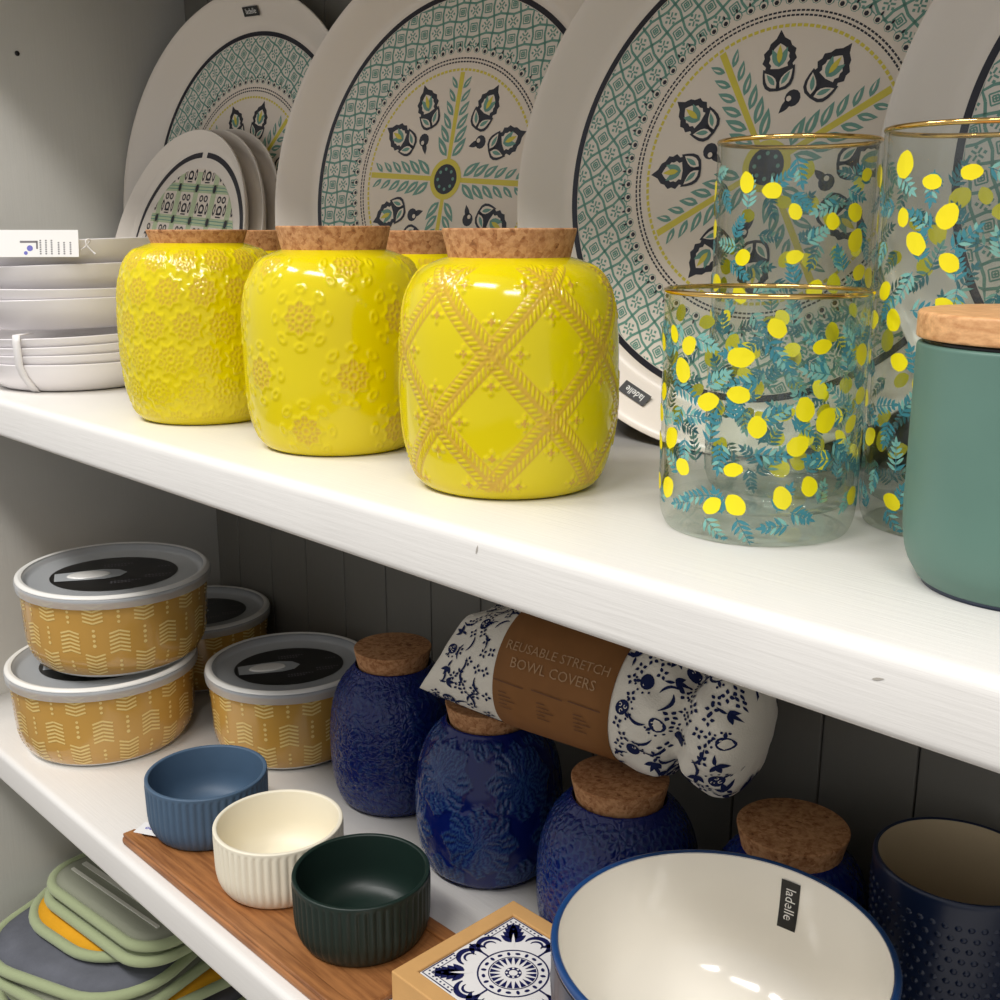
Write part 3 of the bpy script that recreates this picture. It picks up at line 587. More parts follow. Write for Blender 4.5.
# ------------------------------------------------------------------ lemon glasses
def glass(loc, r_base, r_top, H, label, seed, nl, nsp, cat='glass'):
    root = empty('lemon_glass', loc, label, cat, 'lemon printed glasses'); t = 0.0016
    rb = r_base * 0.93
    outer = [(0, 0.0008), (rb * 0.9, 0.0008, 0.001), (rb, 0.0, 0.001), (r_base * 0.995, 0.006, 0.004), (r_base, 0.016), (r_top, H - 0.0006, 0.0006)]
    inner = [(r_top - t, H - 0.0006, 0.0006), (r_base - t, 0.018, 0.001), (r_base - t - 0.001, 0.0125, 0.004), (r_base * 0.55, 0.0095, 0.003), (0, 0.0095)]
    prof = rounded(outer + inner, 4); lathe('wall', prof, ['glass', 'glass_base'], root, 96, False, False, midx_fun=lambda j: 1 if prof[j][1] < 0.0125 else 0)
    rr = lambda z: np.interp(z, [0, 0.006, 0.016, H], [rb, r_base * 0.995, r_base, r_top])
    V, F = tube_data([(r_top * 1.0 * math.cos(a) - 0.0007 * math.cos(a), r_top * math.sin(a) - 0.0007 * math.sin(a), H - 0.0008) for a in np.linspace(0, 2 * PI, 96, endpoint=False)], 0.0011, 8, True)
    mesh_obj('gold_rim', V, F, 'gold', root)
    R = random.Random(seed)
    pr = Print(lambda x, y, l: ((rr(y) + 0.00025 + l * 0.00008) * math.cos(x / r_base), (rr(y) + 0.00025 + l * 0.00008) * math.sin(x / r_base), y))
    C = 2 * PI * r_base; sp = []
    def far(x, y, d, L): return all(math.hypot((x - a + C / 2) % C - C / 2, y - b) > d for a, b in L)
    lem = []; k = 0
    while len(lem) < nl and k < 4000:
        k += 1; x = R.random() * C; y = 0.014 + R.random() * (H - 0.026)
        if far(x, y, 0.0098, lem): lem.append((x, y))
    k = 0
    while len(sp) < nsp and k < 6000:
        k += 1; x = R.random() * C; y = 0.006 + R.random() * (H - 0.02)
        if far(x, y, 0.0088, sp): sp.append((x, y))
    for x, y in sp:                                              # leaf sprigs: stem with paired leaflets
        a = R.random() * 2 * PI; L = 0.009 + 0.004 * R.random(); m = 1 if R.random() < 0.72 else 2; c, s_ = math.cos(a), math.sin(a)
        pr.line([(x - c * L * 0.5, y - s_ * L * 0.5), (x + c * L * 0.5, y + s_ * L * 0.5)], 0.0004, 1, 0)
        for i in range(5):
            q = -0.42 + i * 0.2; ll = 0.0056 * (1 - 0.11 * i)
            for sg in (1, -1):
                P = leaf_pts((x + c * L * q, y + s_ * L * q), a + sg * (0.75 + 0.25 * R.random()), ll, 0.0015); pr.poly([(p[0], min(max(p[1], 0.002), H - 0.003)) for p in P], m if R.random() < 0.8 else 3 - m, 0)
        P = leaf_pts((x + c * L * 0.4, y + s_ * L * 0.4), a, 0.0042, 0.0015); pr.poly([(p[0], min(max(p[1], 0.002), H - 0.003)) for p in P], m, 0)
    for x, y in lem:
        a = R.random() * PI; rx = 0.0036 + 0.0016 * R.random(); ry = rx * (0.74 + 0.16 * R.random()); n = 16
        pts = []
        for t in np.linspace(0, 2 * PI, n, endpoint=False):
            q = 1 + 0.12 * max(0, math.cos(t)) ** 8 + 0.10 * (R.random() - 0.5); px, py = rx * q * math.cos(t), ry * q * math.sin(t); pts.append((x + px * math.cos(a) - py * math.sin(a), y + px * math.sin(a) + py * math.cos(a)))
        b = len(pr.V); pr.V += [pr.f(p[0], p[1], 3) for p in pts] + [pr.f(x, y, 3)]
        for i in range(n): pr.F.append((b + i, b + (i + 1) % n, b + n)); pr.M.append(0)
    pr.build('lemon_print', ['lemon', 'leaf_a', 'leaf_b'], root); return root
glass((-0.258, 0.406, 0), 0.0415, 0.0425, 0.1005, 'short clear glass tumbler printed with lemons and teal leaves, gold rim', 3, 58, 92)
glass((-0.293, 0.481, 0), 0.0372, 0.0376, 0.1650, 'tall clear lemon print glass behind the short tumbler, gold rim', 11, 74, 118)
glass((-0.200, 0.464, 0), 0.0360, 0.0370, 0.1645, 'tall clear lemon print glass beside the sage green jar, gold rim', 23, 74, 118)

# ------------------------------------------------------------------ sage jar
jar = empty('sage_jar', (-0.1425, 0.3985, 0), 'matte sage green stoneware jar with flat beech lid', 'jar')
lathe('body', rounded([(0, 0.001), (0.034, 0.001, 0.003), (0.0412, 0.013, 0.016), (0.0416, 0.0866, 0.0015), (0.0385, 0.0866, 0.001), (0.0385, 0.02, 0.01), (0, 0.006)], 8), 'sage', jar, 96, False, False)
lathe('foot', [(0, 0.0), (0.0330, 0.0), (0.0335, 0.0025), (0, 0.0025)], 'bowl_out', jar, 64, False, False)
lathe('lid', rounded([(0, 0.0882), (0.0420, 0.0882, 0.001), (0.0420, 0.0975, 0.0015), (0, 0.0975)], 4), 'beech', jar, 96, False, False)
lathe('seal_ring', [(0.0375, 0.080), (0.0395, 0.0866), (0.0395, 0.0883), (0.037, 0.0883)], 'black', jar, 64, True, True)

# ------------------------------------------------------------------ mustard storage bowls
def storage(loc, R, H, label, rot=0, tilt=(0, 0), sticker=True, ncol=24):
    root = empty('storage_bowl', loc, label, 'bowl', 'mustard storage bowls with clear lids', (tilt[0], tilt[1], rot))
    rb = R * 0.955; hb = H * 0.925
    prof = rounded([(0, 0.0), (rb * 0.80, 0.0, 0.002), (rb * 0.88, 0.0045), (rb * 0.965, H * 0.22, 0.012), (rb, hb, 0.001), (rb - 0.004, hb, 0.001), (rb * 0.9, 0.012, 0.012), (0, 0.006)], 5)
    nb = next(i for i, p in enumerate(prof) if p[1] >= 0.0044)
    V, F = lathe_data(prof, 96, False, False); lathe('body', prof, ['porcelain', 'mustard'], root, 96, False, False, midx_fun=lambda j: 1 if (j >= nb and j < len(prof) - 15) else 0)
    zs = [p[1] for p in prof]; top = max(range(len(prof)), key=lambda i: zs[i]); Z = np.array(zs[:top + 1]); Rr = np.array([p[0] for p in prof[:top + 1]])
    rad = lambda z: float(np.interp(z, Z[2:], Rr[2:])); C = 2 * PI * rb
    pr = Print(lambda x, y, l: ((rad(y) + 0.0003) * math.cos(x / rb), (rad(y) + 0.0003) * math.sin(x / rb), y))
    pc = C / ncol; z0, z1 = 0.007, hb - 0.001; hh = (z1 - z0)
    for i in range(ncol):
        x = i * pc; up = i % 2 == 0
        def chev(zc, n, sg):
            for k in range(n):
                z = zc + (k - (n - 1) / 2) * 0.0034; wv = pc * 0.40
                for s_ in (-1, 1):
                    pts = [(x, z + sg * 0.0022), (x + s_ * wv * 0.5, z + sg * 0.0009), (x + s_ * wv, z - sg * 0.0004)]
                    pr.line([(a, min(max(b, z0 - 0.001), z1)) for a, b in pts], 0.0016, 0)
        def dots(zc, n):
            for k in range(n): pr.disc((x, min(max(zc + (k - (n - 1) / 2) * 0.0045, z0), z1 - 0.001)), 0.0013 + 0.0003 * ((k + i) % 2), 0, 0, 8)
        if up: dots(z0 + hh * 0.12, 3); chev(z0 + hh * 0.46, 6, 1); dots(z0 + hh * 0.86, 4)
        else: chev(z0 + hh * 0.16, 6, -1); dots(z0 + hh * 0.53, 4); chev(z0 + hh * 0.88, 5, -1)
    pr.build('chevron_print', ['chev'], root)
    zl = H * 0.915
    lid = lathe('lid', rounded([(rb + 0.0006, zl - 0.004), (R - 0.0008, zl - 0.004, 0.001), (R, H * 0.955, 0.002), (R - 0.003, H, 0.002), (R - 0.0075, H - 0.0008, 0.002), (R - 0.011, H - 0.0055, 0.002), (0, H - 0.0055)], 4), 'lid', root, 96, False, False)
    lathe('lid_edge', rounded([(R - 0.0068, H + 0.0002), (R - 0.004, H + 0.0010, 0.0008), (R - 0.0012, H - 0.0006, 0.0006), (R - 0.001, H - 0.0016)], 3), 'porcelain', lid, 96, False, False)
    if sticker:
        pr = Print(lambda x, y, l: (x, y, H - 0.0050 + l * 0.00015)); a, b = R * 0.65, R * 0.58
        pr.poly([(a * math.cos(t), b * math.sin(t)) for t in np.linspace(0, 2 * PI, 64, endpoint=False)], 0)
        for ln, (xx, yy, wd) in enumerate(((-0.1, 0.30, 0.30), (-0.1, 0.24, 0.24), (0.30, -0.18, 0.26), (0.30, -0.24, 0.2), (0.45, 0.1, 0.12), (-0.05, -0.30, 0.3), (-0.05, -0.35, 0.2))):
            for q in np.arange(0, wd, 0.035): pr.poly([(R * (xx + q), R * yy), (R * (xx + q + 0.02), R * yy), (R * (xx + q + 0.02), R * (yy + 0.028)), (R * (xx + q), R * (yy + 0.028))], 1, 1)
        drop = [(-0.60, 0.13), (-0.30, 0.16), (-0.1, 0.17), (0.05, 0.12), (0.13, 0.0), (0.05, -0.12), (-0.1, -0.17), (-0.30, -0.16), (-0.60, -0.13)]
        pr.poly([(R * x, R * y) for x, y in drop], 2, 2); pr.build('oval_sticker', ['black', 'ink', 'lidgrey'], lid)
        V, F = lathe_data(rounded([(1.0, H - 0.0046), (0.93, H - 0.0036, 0.05), (0, H - 0.0034)], 3), 32, False, False); mesh_obj('steam_vent', [(R * (-0.26 + 0.22 * v[0]), R * 0.115 * v[1], v[2]) for v in V], F, 'porcelain', lid)
    return root
M['lidgrey'] = plain('lid_grey_plastic', (168, 172, 174), 0.35)
storage((-0.912, 0.3932, ZL), 0.0820, 0.0765, 'mustard chevron storage bowl with clear lid, lower of the two stacked', rot=1.1)
storage((-0.9105, 0.4092, ZL + 0.0775), 0.0828, 0.0768, 'mustard chevron storage bowl with black oval sticker, upper of the two stacked', rot=1.15, tilt=(0.012, 0.012), ncol=24)
storage((-0.7845, 0.5045, ZL), 0.0728, 0.0765, 'mustard chevron storage bowl standing alone beside the leafy navy canister', rot=1.1, ncol=22)
storage((-0.983, 0.5292, ZL), 0.0708, 0.0705, 'mustard storage bowl in the dark corner behind the stacked pair', rot=1.1, ncol=22)

# ------------------------------------------------------------------ board with three ribbed bowls
BT = 0.0085; X0, X1, Y0, Y1 = -0.7285, -0.4535, 0.3155, 0.4145
bd = empty('serving_board', ((X0 + X1) / 2, (Y0 + Y1) / 2, ZL), 'long brown acacia wood board under the three ribbed bowls', 'board')
hx, hy = (X1 - X0) / 2, (Y1 - Y0) / 2
bevel_box('board', -hx, hx, -hy, hy, 0.0, BT - 0.002, 'acacia', bd, 0.0025, 3)
for sg in (-1, 1):
    bevel_box('raised_edge', -hx + 0.001, hx - 0.001, sg * (hy - 0.006) - 0.005, sg * (hy - 0.006) + 0.005, BT - 0.0022, BT + 0.0005, 'acacia', bd, 0.001, 2)
st = empty('price_sticker', (-0.7165, 0.3345, ZL + BT + 0.0006), 'small white price sticker on the end of the wooden board', 'sticker', rot=(0, 0, 0.5))
bevel_box('paper', -0.011, 0.009, -0.0075, 0.0075, 0.0, 0.0005, 'paper', st, 0.0001, 1)
pr = Print(lambda x, y, l: (x, y, 0.0007))
for dx in (-0.004, -0.0005): pr.ring((dx, 0), 0.0008, 0.0016, 0, 0, 10)
pr.build('handwritten_price', ['ink_b'], st)
def ribbed(loc, R, H, mat, label, nr=50):
    root = empty('ribbed_bowl', loc, label, 'bowl', 'ribbed dip bowls on the wooden board')
    prof = rounded([(0, 0.0), (R * 0.86, 0.0, 0.003), (R * 0.985, 0.0095, 0.009), (R, H - 0.002, 0.003), (R, H, 0.0012), (R - 0.0030, H, 0.0012), (R - 0.0042, 0.014, 0.010), (R * 0.70, 0.005, 0.006), (0, 0.0045)], 5)
    top = max(range(len(prof)), key=lambda i: prof[i][1]); n = nr * 8
    def rf(a, j):
        z = prof[j][1]
        k = min(1, max(0, (H - 0.0022 - z) / 0.003)) * min(1, max(0, (z - 0.0015) / 0.006)) if (j < top and prof[j][0] > R * 0.7) else 0
        return 0.0013 * k * (np.abs(np.cos(a * nr / 2)) - 0.75)
    # dense straight wall so the ribs read crisply
    lathe('body', prof, mat, root, n, False, False, rfun=rf); return root
zb = ZL + BT - 0.0018
ribbed((-0.6965, 0.3712, zb), 0.0446, 0.0445, 'rib_blue', 'matte slate blue ribbed dip bowl at the end of the board beside the sticker')
ribbed((-0.5985, 0.3702, zb), 0.0440, 0.0445, 'rib_cream', 'matte cream ribbed dip bowl between the blue and green bowls')
ribbed((-0.5110, 0.3745, zb), 0.0436, 0.0445, 'rib_green', 'matte dark green ribbed dip bowl next to the kraft box')

# ------------------------------------------------------------------ kraft box with tile
bx = empty('coaster_box', (-0.391, 0.391, ZL), 'open kraft card box holding a blue and white tile', 'box'); HB = 0.032; hw = 0.0495
def frame_box():
    V = []; F = []
    o = 0.0495; i_ = 0.0385; zt = HB; zi = HB - 0.004
    for r, z in ((o, 0), (o, zt), (i_, zt), (i_, zi)): V += [(-r, -r, z), (r, -r, z), (r, r, z), (-r, r, z)]
    for j in range(3):
        for k in range(4): k2 = (k + 1) % 4; F.append((j * 4 + k, j * 4 + k2, (j + 1) * 4 + k2, (j + 1) * 4 + k))
    F.append((3, 2, 1, 0)); F.append((12, 13, 14, 15))
    ob = mesh_obj('carton', V, F, 'kraft', bx, smooth=False); md = ob.modifiers.new('bevel', 'BEVEL'); md.width = 0.0008; md.segments = 2
frame_box()
tile = empty('coaster_tile', (-0.391, 0.391, ZL + HB - 0.0038), 'square white ceramic coaster tile with blue rosette ornament', 'coaster')
TW = 0.0380
bevel_box('slab', -TW, TW, -TW, TW, 0, 0.0030, 'tile_w', tile, 0.0006, 2)
pr = Print(lambda x, y, l: (x, y, 0.0031 + l * 0.00008)); q = TW / 0.05
def qs(P): return [(x * q, y * q) for x, y in P]
for r0, r1 in ((0.0262, 0.0275), (0.0182, 0.0190)): pr.ring((0, 0), r0 * q, r1 * q, 0, 1, 48)
for k in range(20):
    t = 2 * PI * k / 20; pr.poly(qs([(0.0155 * math.cos(t + d) * s_, 0.0155 * math.sin(t + d) * s_) for d, s_ in ((0, 0.62), (0.12, 1.14), (-0.12, 1.14))]), 0, 1); pr.disc((0.0226 * q * math.cos(t), 0.0226 * q * math.sin(t)), 0.0022 * q, 0, 1, 8, 0.0014 * q, t + (PI / 2 if k % 2 else 0))
pr.ring((0, 0), 0.0034 * q, 0.0064 * q, 0, 1, 24)
for k in range(8): t = k * PI / 4; pr.disc((0.0050 * q * math.cos(t), 0.0050 * q * math.sin(t)), 0.0010 * q, 1, 2, 6)
for k in range(4):
    t = PI / 4 + k * PI / 2; c, s_ = math.cos(t), math.sin(t)
    for i in range(4):                                           # palmette pointing into each corner
        r = 0.037 + i * 0.0058; W = 0.0135 - i * 0.0022
        for sg in (1, -1): pr.poly(qs(leaf_pts((r * c, r * s_), t + sg * 0.85, W, 0.0062)), 0, 1)
    pr.poly(qs(leaf_pts((0.036 * c, 0.036 * s_), t, 0.026, 0.0075)), 0, 1); pr.poly(qs(leaf_pts((0.030 * c, 0.030 * s_), t, 0.018, 0.0026)), 1, 2)
    for sg in (1, -1):                                           # hooked crescents either side of each palmette
        for r_, w_, lay in ((0.0098, 0.0046, 1), (0.0050, 0.0022, 1)):
            cx, cy = 0.0370 * math.cos(t + sg * 0.50), 0.0370 * math.sin(t + sg * 0.50); A = np.linspace(-1.9, 1.55, 16)
            pr.line([(q * (cx + r_ * math.cos(t + sg * (0.9 + a_))), q * (cy + r_ * math.sin(t + sg * (0.9 + a_)))) for a_ in A], q * w_ * np.sin(np.linspace(0.25, PI - 0.15, 16)), 0, lay)
    t2 = k * PI / 2
    pr.line(qs([(0.0275 * math.cos(t2), 0.0275 * math.sin(t2)), (0.0485 * math.cos(t2), 0.0485 * math.sin(t2))]), 0.0016 * q, 0, 1)
    for sg in (1, -1): pr.poly(qs(leaf_pts((0.0475 * math.cos(t2), 0.0475 * math.sin(t2)), t2 + PI + sg * 0.55, 0.013, 0.0045)), 0, 1)
    # dotted corner borders
    ex, ey = (1 if c > 0 else -1), (1 if s_ > 0 else -1)
    pr.line(qs([(ex * 0.016, ey * 0.0485), (ex * 0.0485, ey * 0.0485), (ex * 0.0485, ey * 0.016)]), 0.0012 * q, 0, 1); pr.line(qs([(ex * 0.016, ey * 0.0435), (ex * 0.0435, ey * 0.0435), (ex * 0.0435, ey * 0.016)]), 0.0008 * q, 0, 1)
    for i in range(7): pr.disc((ex * (0.018 + 0.0042 * i) * q, ey * 0.046 * q), 0.0009 * q, 0, 1, 6); pr.disc((ex * 0.046 * q, ey * (0.018 + 0.0042 * i) * q), 0.0009 * q, 0, 1, 6)
pr.build('printed_ornament', ['tile_b', 'tile_w'], tile)

# ------------------------------------------------------------------ large white bowl
bw = empty('serving_bowl', (-0.2505, 0.3865, ZL), 'large cream serving bowl with blue rim and slate outside', 'bowl'); HB2 = 0.1255; RB = 0.0790
prof_in = rounded([(RB - 0.0036, HB2), (RB * 0.93, HB2 - 0.030, 0.03), (RB * 0.80, HB2 - 0.058, 0.04), (0.030, HB2 - 0.078, 0.02), (0, HB2 - 0.079)], 8)
lathe('inside', prof_in, 'bowl_in', bw, 128, False, False)
prof_o = rounded([(0, 0), (0.046, 0, 0.002), (0.050, 0.010, 0.01), (0.070, 0.035, 0.03), (RB - 0.0005, HB2 - 0.030, 0.03), (RB - 0.0003, HB2 - 0.004)], 8)
lathe('outside', prof_o, 'bowl_out', bw, 240, True, False, rfun=lambda a, j: 0.0005 * np.cos(a * 60) * (1 if 2 < j < len(prof_o) - 2 else 0))
lathe('rim', rounded([(RB - 0.0008, HB2 - 0.0042), (RB + 0.0002, HB2 - 0.002, 0.001), (RB - 0.0005, HB2 + 0.0006, 0.0012), (RB - 0.0028, HB2 + 0.0006, 0.0010), (RB - 0.0037, HB2 - 0.0004)], 4), 'bowl_rim', bw, 128, False, False)
Zi = np.array([p[1] for p in prof_in])[::-1]; Ri = np.array([p[0] for p in prof_in])[::-1]
ri = lambda z: float(np.interp(z, Zi, Ri))
la = math.radians(96.5)
f2 = lambda x, y, l: ((ri(HB2 - 0.006 - y) - 0.0003 - l * 0.0001) * math.cos(la - x / 0.075), (ri(HB2 - 0.006 - y) - 0.0003 - l * 0.0001) * math.sin(la - x / 0.075), HB2 - 0.006 - y)
pr = Print(f2)
for i in range(7): y0 = i * 0.0036; pr.poly([(-0.0052, y0), (0.0052, y0), (0.0052, y0 + 0.0042), (-0.0052, y0 + 0.0042)], 0)
v, f = text_polys('ladelle', 0.0080, 1.0); b0 = len(pr.V)
for x, y in v: pr.V.append(f2(y + 0.0002, 0.0126 + x * 0.86, 2))
for p in f: pr.F.append(tuple(b0 + i for i in p)); pr.M.append(1)
pr.build('brand_sticker', ['black', 'white_txt'], bw)

# ------------------------------------------------------------------ hobnail mug
mg = empty('hobnail_pot', (-0.2045, 0.535, ZL), 'navy hobnail textured pot with beige inside near the back panel', 'pot'); HM = 0.1255; RM = 0.0435
lathe('body', rounded([(0, 0), (RM * 0.78, 0, 0.004), (RM * 0.92, 0.02, 0.012), (RM, HM - 0.002, 0.002), (RM - 0.0012, HM, 0.001), (RM - 0.0028, HM - 0.001, 0.001)], 6), 'mug_out', mg, 96, True, False)
lathe('inside', rounded([(RM - 0.0027, HM - 0.001), (RM * 0.86, 0.02, 0.012), (0, 0.008)], 6), 'mug_in', mg, 96, False, False)
V = []; F = []
for j in range(17):
    z = 0.012 + j * 0.0062; r = float(np.interp(z, [0, 0.02, HM], [RM * 0.84, RM * 0.925, RM]))
    for i in range(44):
        a = 2 * PI * (i + 0.5 * (j % 2)) / 44; b = len(V); e = Vector((math.cos(a), math.sin(a), 0)); tt = Vector((-math.sin(a), math.cos(a), 0)); c = e * (r - 0.0002) + Vector((0, 0, z))
        for hgt, rr in ((0, 0.0021), (0.0008, 0.0012)):
            for k in range(6): V.append(c + e * hgt + tt * rr * math.cos(k * PI / 3) + Vector((0, 0, rr * math.sin(k * PI / 3))))
        V.append(c + e * 0.0012)
        for k in range(6): F.append((b + k, b + (k + 1) % 6, b + 6 + (k + 1) % 6, b + 6 + k)); F.append((b + 6 + k, b + 6 + (k + 1) % 6, b + 12))
tag(mesh_obj('hobnails', V, F, 'mug_out', mg), kind='stuff')

# ------------------------------------------------------------------ roll of fabric bowl covers
rc = Vector((-0.420, 0.4985, -0.1545)); ax = Vector((0.177, 0.036, -0.006)).normalized()
roll = empty('bowl_cover_roll', rc, 'roll of blue and white fabric bowl covers in a brown paper band', 'fabric roll')
ux = ax; uy = Vector((0, 0, 1)).cross(ux).normalized(); uz = ux.cross(uy)      # along, back, up
roll.matrix_world = Matrix(((ux.x, uy.x, uz.x, rc.x), (ux.y, uy.y, uz.y, rc.y), (ux.z, uy.z, uz.z, rc.z), (0, 0, 0, 1)))
RR = 0.0405; LB0, LB1 = -0.056, 0.026
def fab(u, a):
    """u along the axis, a angle -> local xyz of the cotton"""
    r = RR * 0.985
    if u < LB0:
        t = (LB0 - u) / 0.062; fl = 1 + 0.06 * math.sin(2 * a + 0.6) * t - 0.06 * t
        ry = r * fl * (1 - 0.25 * t * t); rz = r * fl * (1 - 0.12 * t) + 0.0016 * math.sin(7 * a) * t
        return (u + 0.022 * t * math.sin(a) - 0.004 * t * math.cos(3 * a), ry * math.cos(a), rz * math.sin(a) - 0.003 * t)
    if u > LB1:
        t = (u - LB1) / 0.0815; lob = 1 + 0.06 * math.sin(PI * min(1, t * 2.2)) - 0.22 * math.exp(-((t - 0.50 - 0.05 * math.sin(a)) / 0.07) ** 2) + 0.05 * math.exp(-((t - 0.72) / 0.12) ** 2)
        if t > 0.78: lob *= max(0.02, 1 - ((t - 0.78) / 0.222) ** 2.4) ** 0.5
        fold = 0.0013 * math.sin(6 * a + 9 * t) * min(1, 4 * t) + 0.0010 * math.sin(11 * a - 12 * t) * min(1, 3 * t); rr_ = max(0.002, r * lob + fold * min(1, lob))
        return (u, rr_ * math.cos(a), rr_ * math.sin(a) + 0.001 * t)
    return (u, r * math.cos(a), r * math.sin(a))
us = np.r_[np.linspace(-0.1115, LB0, 26), np.linspace(LB0 + 0.01, LB1 - 0.01, 8), np.linspace(LB1, 0.107, 48)]; na = 96
V = [fab(u, 2 * PI * i / na) for u in us for i in range(na)]; F = []
for j in range(len(us) - 1):
    for i in range(na): F.append((j * na + i, (j + 1) * na + i, (j + 1) * na + (i + 1) % na, j * na + (i + 1) % na))
F.append(tuple(range(na))); F.append(tuple((len(us) - 1) * na + i for i in range(na - 1, -1, -1)))
cloth = mesh_obj('cotton_cloth', V, F, 'fabric', roll)
def fabmap(x, y, l):
    u = min(max(x, -0.1105), 0.104); a = y / RR; p = Vector(fab(u, a)); e = 1e-3
    du = Vector(fab(u + e, a)) - p; da = Vector(fab(u, a + 0.02)) - p; n = da.cross(du)
    if n.dot(Vector((0, p.y, p.z))) < 0: n = -n
    return tuple(p + n.normalized() * (0.0005 + l * 0.0001))
pr = Print(fabmap); R_ = random.Random(4); placed = []
def motif(x, y, a, kind):
    if kind == 0:
        pr.disc((x, y), 0.0042, 0, 0, 14, 0.0048, a); 
        for dt in (0, 2.1, 4.2):
            for s_ in (1,): pr.ring((x + 0.0021 * math.cos(a + dt), y + 0.0021 * math.sin(a + dt)), 0.0007, 0.0012, 1, 1, 8, a + dt, a + dt + 4.5)
        for k in range(5): t = a + 1.2 + k * 0.55; pr.disc((x + 0.0068 * math.cos(t), y + 0.0068 * math.sin(t)), 0.0008, 0, 0, 6)
        pr.poly(leaf_pts((x - 0.0035 * math.cos(a), y - 0.0035 * math.sin(a)), a + PI, 0.004, 0.002), 0)
    elif kind == 1:
        for dt in (-0.8, 0.0, 0.8): pr.poly(leaf_pts((x, y), a + dt, 0.0075 - 0.001 * abs(dt), 0.0030, 0.2), 0)
        pr.poly(leaf_pts((x, y), a + PI, 0.006, 0.002, 0.3), 0)
    elif kind == 2:
        A = np.linspace(0, 1.5, 8); pr.line([(x + 0.009 * math.cos(a + t), y + 0.009 * math.sin(a + t)) for t in A], np.array([0.0004, 0.0012, 0.0017, 0.0018, 0.0017, 0.0014, 0.001, 0.0004]), 0)
    else:
        for dt in range(4): pr.poly(leaf_pts((x + 0.001 * math.cos(dt * PI / 2 + a), y + 0.001 * math.sin(dt * PI / 2 + a)), a + dt * PI / 2, 0.0028, 0.002), 0)
for it in range(7000):
    x = R_.uniform(-0.107, 0.100); y = R_.uniform(0, 2 * PI * RR)
    if LB0 - 0.005 < x < LB1 + 0.005: continue
    k = it % 4; rad_ = (0.0068, 0.0062, 0.0055, 0.0035)[k]
    if all(math.hypot(x - p[0], (y - p[1] + PI * RR) % (2 * PI * RR) - PI * RR) > (rad_ + p[2]) * 0.74 for p in placed):
        placed.append((x, y, rad_)); motif(x, y, R_.random() * 6.28, k)
    if len(placed) > 330: break
tag(pr.build('floral_print', ['fabric_b', 'fabric'], cloth), kind='stuff')
ns = 80; V = []; F = []
for u in np.linspace(LB0, LB1, 6):
    for rr_ in (RR + 0.0003,): V += [(u, rr_ * math.cos(2 * PI * i / ns), rr_ * math.sin(2 * PI * i / ns)) for i in range(ns)]
for j in range(5):
    for i in range(ns): F.append((j * ns + i, (j + 1) * ns + i, (j + 1) * ns + (i + 1) % ns, j * ns + (i + 1) % ns))
band = mesh_obj('paper_band', V, F, 'kraft_d', roll); md = band.modifiers.new('t', 'SOLIDIFY'); md.thickness = 0.0006; md.offset = 1
bm_ = lambda x, y, l: (x, (RR + 0.0012) * math.cos(PI + y / RR), -(RR + 0.0012) * math.sin(PI + y / RR))
# y on the sheet grows downwards round the front of the roll from its front middle
pr = Print(lambda x, y, l: (x, -(RR + 0.0012 + 0.0001 * l) * math.cos(y / RR), (RR + 0.0012 + 0.0001 * l) * math.sin(y / RR)))
cb = (LB0 + LB1) / 2
add_text(pr, 'REUSABLE STRETCH', 0.0082, (cb, 0.0275), 0, 0, 0); add_text(pr, 'BOWL COVERS', 0.0088, (cb, 0.0175), 0, 0, 0)
for gx in (-0.028, 0.0, 0.026):
    pr.line([(cb + gx - 0.012, 0.005), (cb + gx + 0.010, 0.004)], 0.0007, 1)
    for k in range(5): L = 0.006 + 0.003 * ((k * 7) % 3); pr.line([(cb + gx - 0.008, -0.002 - k * 0.0027), (cb + gx - 0.008 + L, -0.002 - k * 0.0027)], 0.0006, 1)
pr.build('band_lettering', ['kraft_txt', 'kraft_txt2'], band)

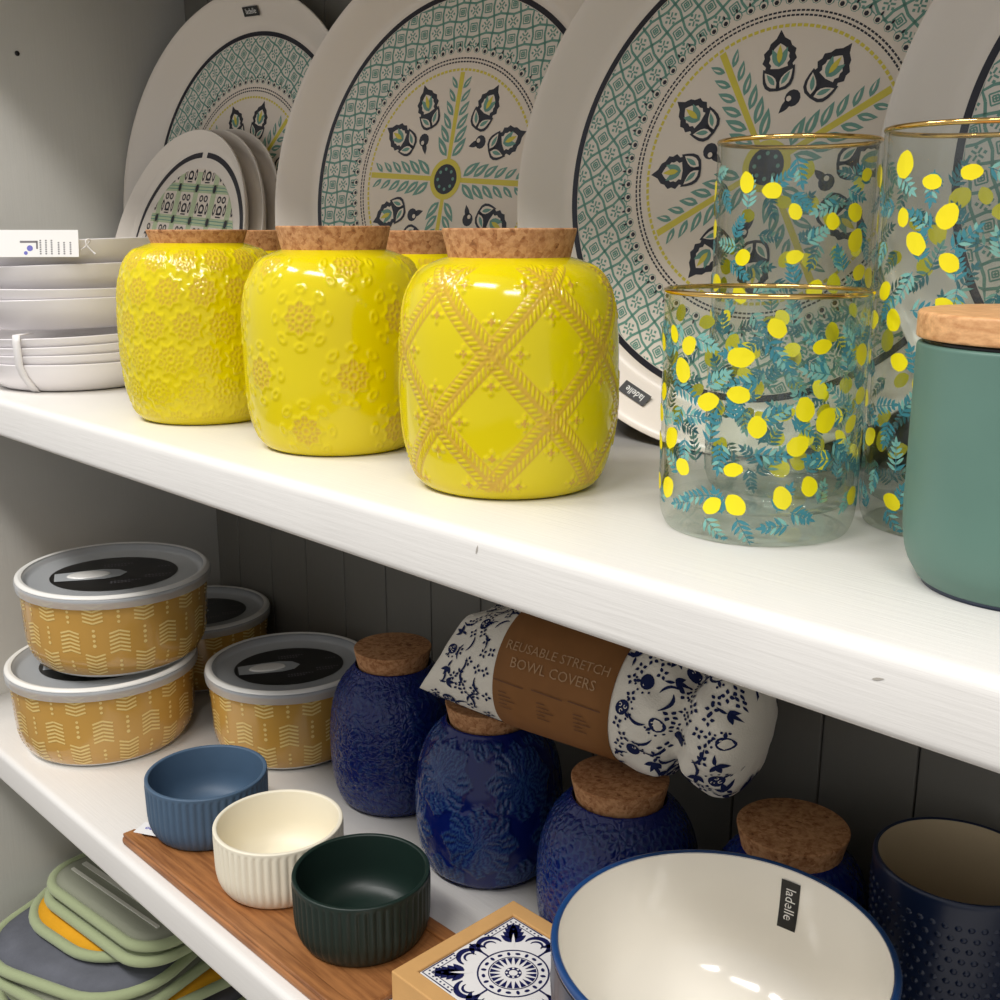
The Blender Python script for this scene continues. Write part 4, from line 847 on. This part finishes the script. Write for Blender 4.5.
# ------------------------------------------------------------------ pot holders on the bottom shelf
def pad(name, cx, cy, z, wx, wy, rcn, rot, th, top, label, tilt=(0, 0), stripes=False, cat='pot holder', pipe=0.0052):
    root = empty(name, (cx, cy, z), label, cat, 'quilted pot holders piled on the bottom shelf', (tilt[0], tilt[1], rot))
    def outline(k, n=10):
        P = []
        for qx, qy, a0 in ((1, 1, 0), (-1, 1, PI / 2), (-1, -1, PI), (1, -1, 1.5 * PI)):
            for t in np.linspace(0, PI / 2, n): P.append((qx * (wx / 2 - rcn) * 1.0 + (rcn - k) * math.cos(a0 + t), qy * (wy / 2 - rcn) + (rcn - k) * math.sin(a0 + t)))
        return P
    rings = [(0.004, th * 0.25), (0.004, th * 0.75), (rcn * 0.35, th * 0.97), (rcn * 0.8, th)]; V = []; F = []; n = 40
    for k, zz in rings: V += [(x, y, zz) for x, y in outline(k)]
    for j in range(len(rings) - 1):
        for i in range(n): F.append((j * n + i, j * n + (i + 1) % n, (j + 1) * n + (i + 1) % n, (j + 1) * n + i))
    F.append(tuple(range(n - 1, -1, -1))); F.append(tuple((len(rings) - 1) * n + i for i in range(n)))
    mesh_obj('quilted_pad', V, F, top, root)
    P = outline(0.0); V, F = tube_data([(x, y, th * 0.5) for x, y in P], pipe, 10, True); V = [(v[0], v[1], th * 0.5 + (v[2] - th * 0.5) * min(1.0, th * 0.5 / pipe)) for v in V]
    mesh_obj('piping', V, F, 'm_green', root)
    if stripes:
        for i in range(11):
            y = -wy / 2 + 0.024 + i * 0.0118; V, F = box_data(-wx / 2 + 0.020, wx / 2 - 0.020, y, y + (0.0050 if i % 2 else 0.0032), th * 0.99, th * 1.10); mesh_obj('stripe', V, F, 'm_white', root, smooth=False)
    return root
zz = ZB + 0.0004
levels = []
TH = 0.0155
def L(n): return zz + TH * n
pad('pot_holder', -0.955, 0.415, L(0), 0.20, 0.22, 0.05, 0.05, 0.0145, 'm_yellow', 'lowest pot holder of the pile, against the bottom shelf')
pad('pot_holder', -0.950, 0.410, L(1), 0.20, 0.22, 0.05, -0.1, 0.0145, 'm_grey', 'second lowest pot holder of the pile on the bottom shelf')
pad('pot_holder', -0.960, 0.425, L(2), 0.19, 0.22, 0.05, 0.12, 0.0145, 'm_yellow', 'ochre pot holder third up from the bottom shelf')
pad('pot_holder', -0.948, 0.418, L(3), 0.20, 0.21, 0.05, -0.06, 0.0145, 'm_yellow', 'ochre pot holder fourth up from the bottom shelf')
pad('pot_holder', -0.958, 0.412, L(4), 0.20, 0.22, 0.06, 0.25, 0.0145, 'm_pale', 'pale pot holder directly under the large grey one')
pad('pot_holder', -0.963, 0.405, L(5), 0.20, 0.20, 0.065, 0.38, 0.0145, 'm_grey', 'large grey quilted pot holder with pale green piping')
pad('pot_holder', -0.970, 0.432, L(6), 0.165, 0.18, 0.06, 0.15, 0.0135, 'm_yellow', 'ochre yellow pot holder with green piping above the grey one')
pad('pot_holder', -0.940, 0.452, L(6) + 0.0142, 0.19, 0.18, 0.035, 0.10, 0.0130, 'm_green', 'plain sage green pot holder under the striped one')
pad('pot_holder', -0.940, 0.456, L(6) + 0.0280, 0.19, 0.18, 0.035, 0.10, 0.0130, 'm_pale', 'striped pale pot holder on top of the pile', stripes=True)
